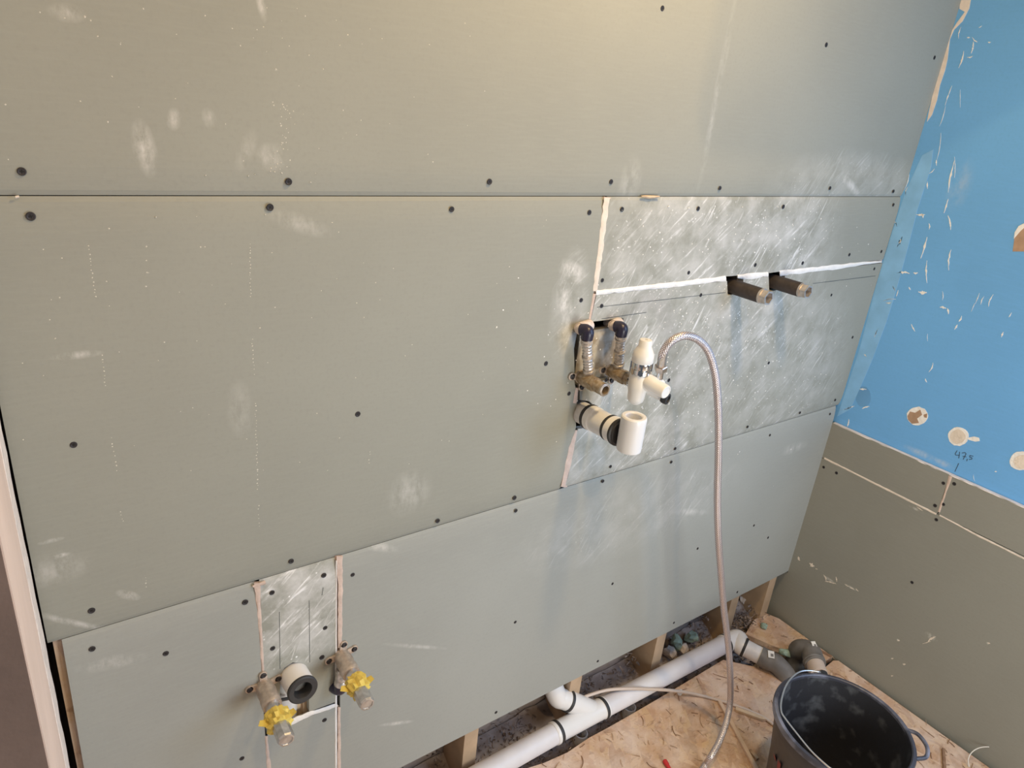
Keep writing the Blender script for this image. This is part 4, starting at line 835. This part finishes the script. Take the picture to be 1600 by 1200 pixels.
for _ in range(5200):
    x = r2.uniform(-1.9, -.05); y = r2.uniform(-.055, .095); k = max(0, (y + .02) / .11)
    z = hgt(x) + k * .075 * (1 + mnoise.noise(V((x * 9, 0, 4)))) + r2.uniform(-.02, .012)
    p = V((x, y, z))
    if in_pipe(p) or any(xr - .05 < x < xr + .012 and y > .005 for xr in (-1.187, -.869, -.553, -.226, -.033)): continue
    chip(p, r2.uniform(.003, .009), r2, mb)
for _ in range(900):
    p = V((r2.uniform(-.32, -.02), r2.uniform(-.25, -.03), -.07 + r2.uniform(-.02, .02))); chip(p, r2.uniform(.003, .009), r2, mb)
for _ in range(500):
    p = V((r2.gauss(-.13, .05), r2.gauss(.03, .02), r2.uniform(-.02, .02)))
    if p.y < .085: chip(p, r2.uniform(.003, .008), r2, mb)
tag(part('rubble', mb, m_rub, loc=(-.7, 0, -.1), smooth=False), 'loose grey rubble and splinters filling the slot behind the drain pipe', 'rubble', kind='stuff')
n = 60; mb = MB(); gv = []; gf = []
for i in range(n + 1):
    for j in range(9):
        x = -1.95 + 1.95 * i / n; y = -.06 + .155 * j / 8; gv.append(V((x, y, hgt(x) - .012 + max(0, (y + .02) / .11) * .075 + .012 * mnoise.noise(V((x * 30, y * 30, 0))))))
for i in range(n):
    for j in range(8): gf.append([i * 9 + j, (i + 1) * 9 + j, (i + 1) * 9 + j + 1, i * 9 + j + 1])
mb.add(gv, gf); part('dirt_bed', mb, m_base, floor, kind='stuff')
mb = MB(); r2 = random.Random(11)
for _ in range(400):
    u, v = r2.uniform(790, 1560), r2.uniform(960, 1230); p = F(u, v, .0012)
    if p.y > -.05 and p.x < -.2: continue
    if p.x > -.015 or p.y > -.0: continue
    if (V((p.x, p.y, 0)) - BC).length < .13: continue
    if -.33 < p.x < -.08 and -.24 < p.y < -.05: continue
    a = r2.uniform(0, 6.28); l = r2.uniform(.003, .022); w_ = r2.uniform(.0006, .002); cv = r2.uniform(-.35, .35)
    q0 = p; q1 = p + V((math.cos(a), math.sin(a), 0)) * l * .5 + V((0, 0, r2.uniform(0, .002))); q2 = q1 + V((math.cos(a + cv), math.sin(a + cv), 0)) * l * .5
    mb.bar(q0, q1, w_, .0008); mb.bar(q1, q2, w_, .0008)
sv = MB()
tag(part('wood_shavings', mb, m_sliver, loc=(-.5, -.3, 0), smooth=False), 'wood shavings and splinters scattered over the chipboard floor', 'shavings', kind='stuff')
mb = MB()
for _ in range(70):
    u, v = r2.uniform(790, 1560), r2.uniform(960, 1230); p = F(u, v, .0015)
    if (p.y > -.06 and p.x < -.2) or p.x > -.04 or p.y > -.03 or (V((p.x, p.y, 0)) - BC).length < .14 or (-.34 < p.x < -.06 and -.26 < p.y < -.04): continue
    a = r2.uniform(0, 6.28); l = r2.uniform(.015, .045); cv = r2.uniform(-1.6, 1.6); pts = [p]
    for _k in range(7): a += cv / 7; pts.append(pts[-1] + V((math.cos(a), math.sin(a), 0)) * l / 7)
    sv.tube(pts, r2.uniform(.0006, .0013), 5)
tag(part('wood_curls', sv, m_sliver, loc=(-.5, -.3, 0), smooth=False), 'long curled wood strands lying on the chipboard floor', 'shavings', kind='stuff')
for _ in range(420):
    u, v = r2.uniform(790, 1560), r2.uniform(960, 1230); p = F(u, v, .0004)
    if (p.y > -.055 and p.x < -.2) or p.x > -.015 or p.y > 0 or (V((p.x, p.y, 0)) - BC).length < .13 or (-.33 < p.x < -.08 and -.24 < p.y < -.05): continue
    chip(p, r2.uniform(.001, .0035), r2, mb)
tag(part('plaster_crumbs', mb, m_chunk, loc=(-.5, -.3, 0), smooth=False), 'pale plaster crumbs sprinkled over the chipboard floor', 'crumbs', kind='stuff')
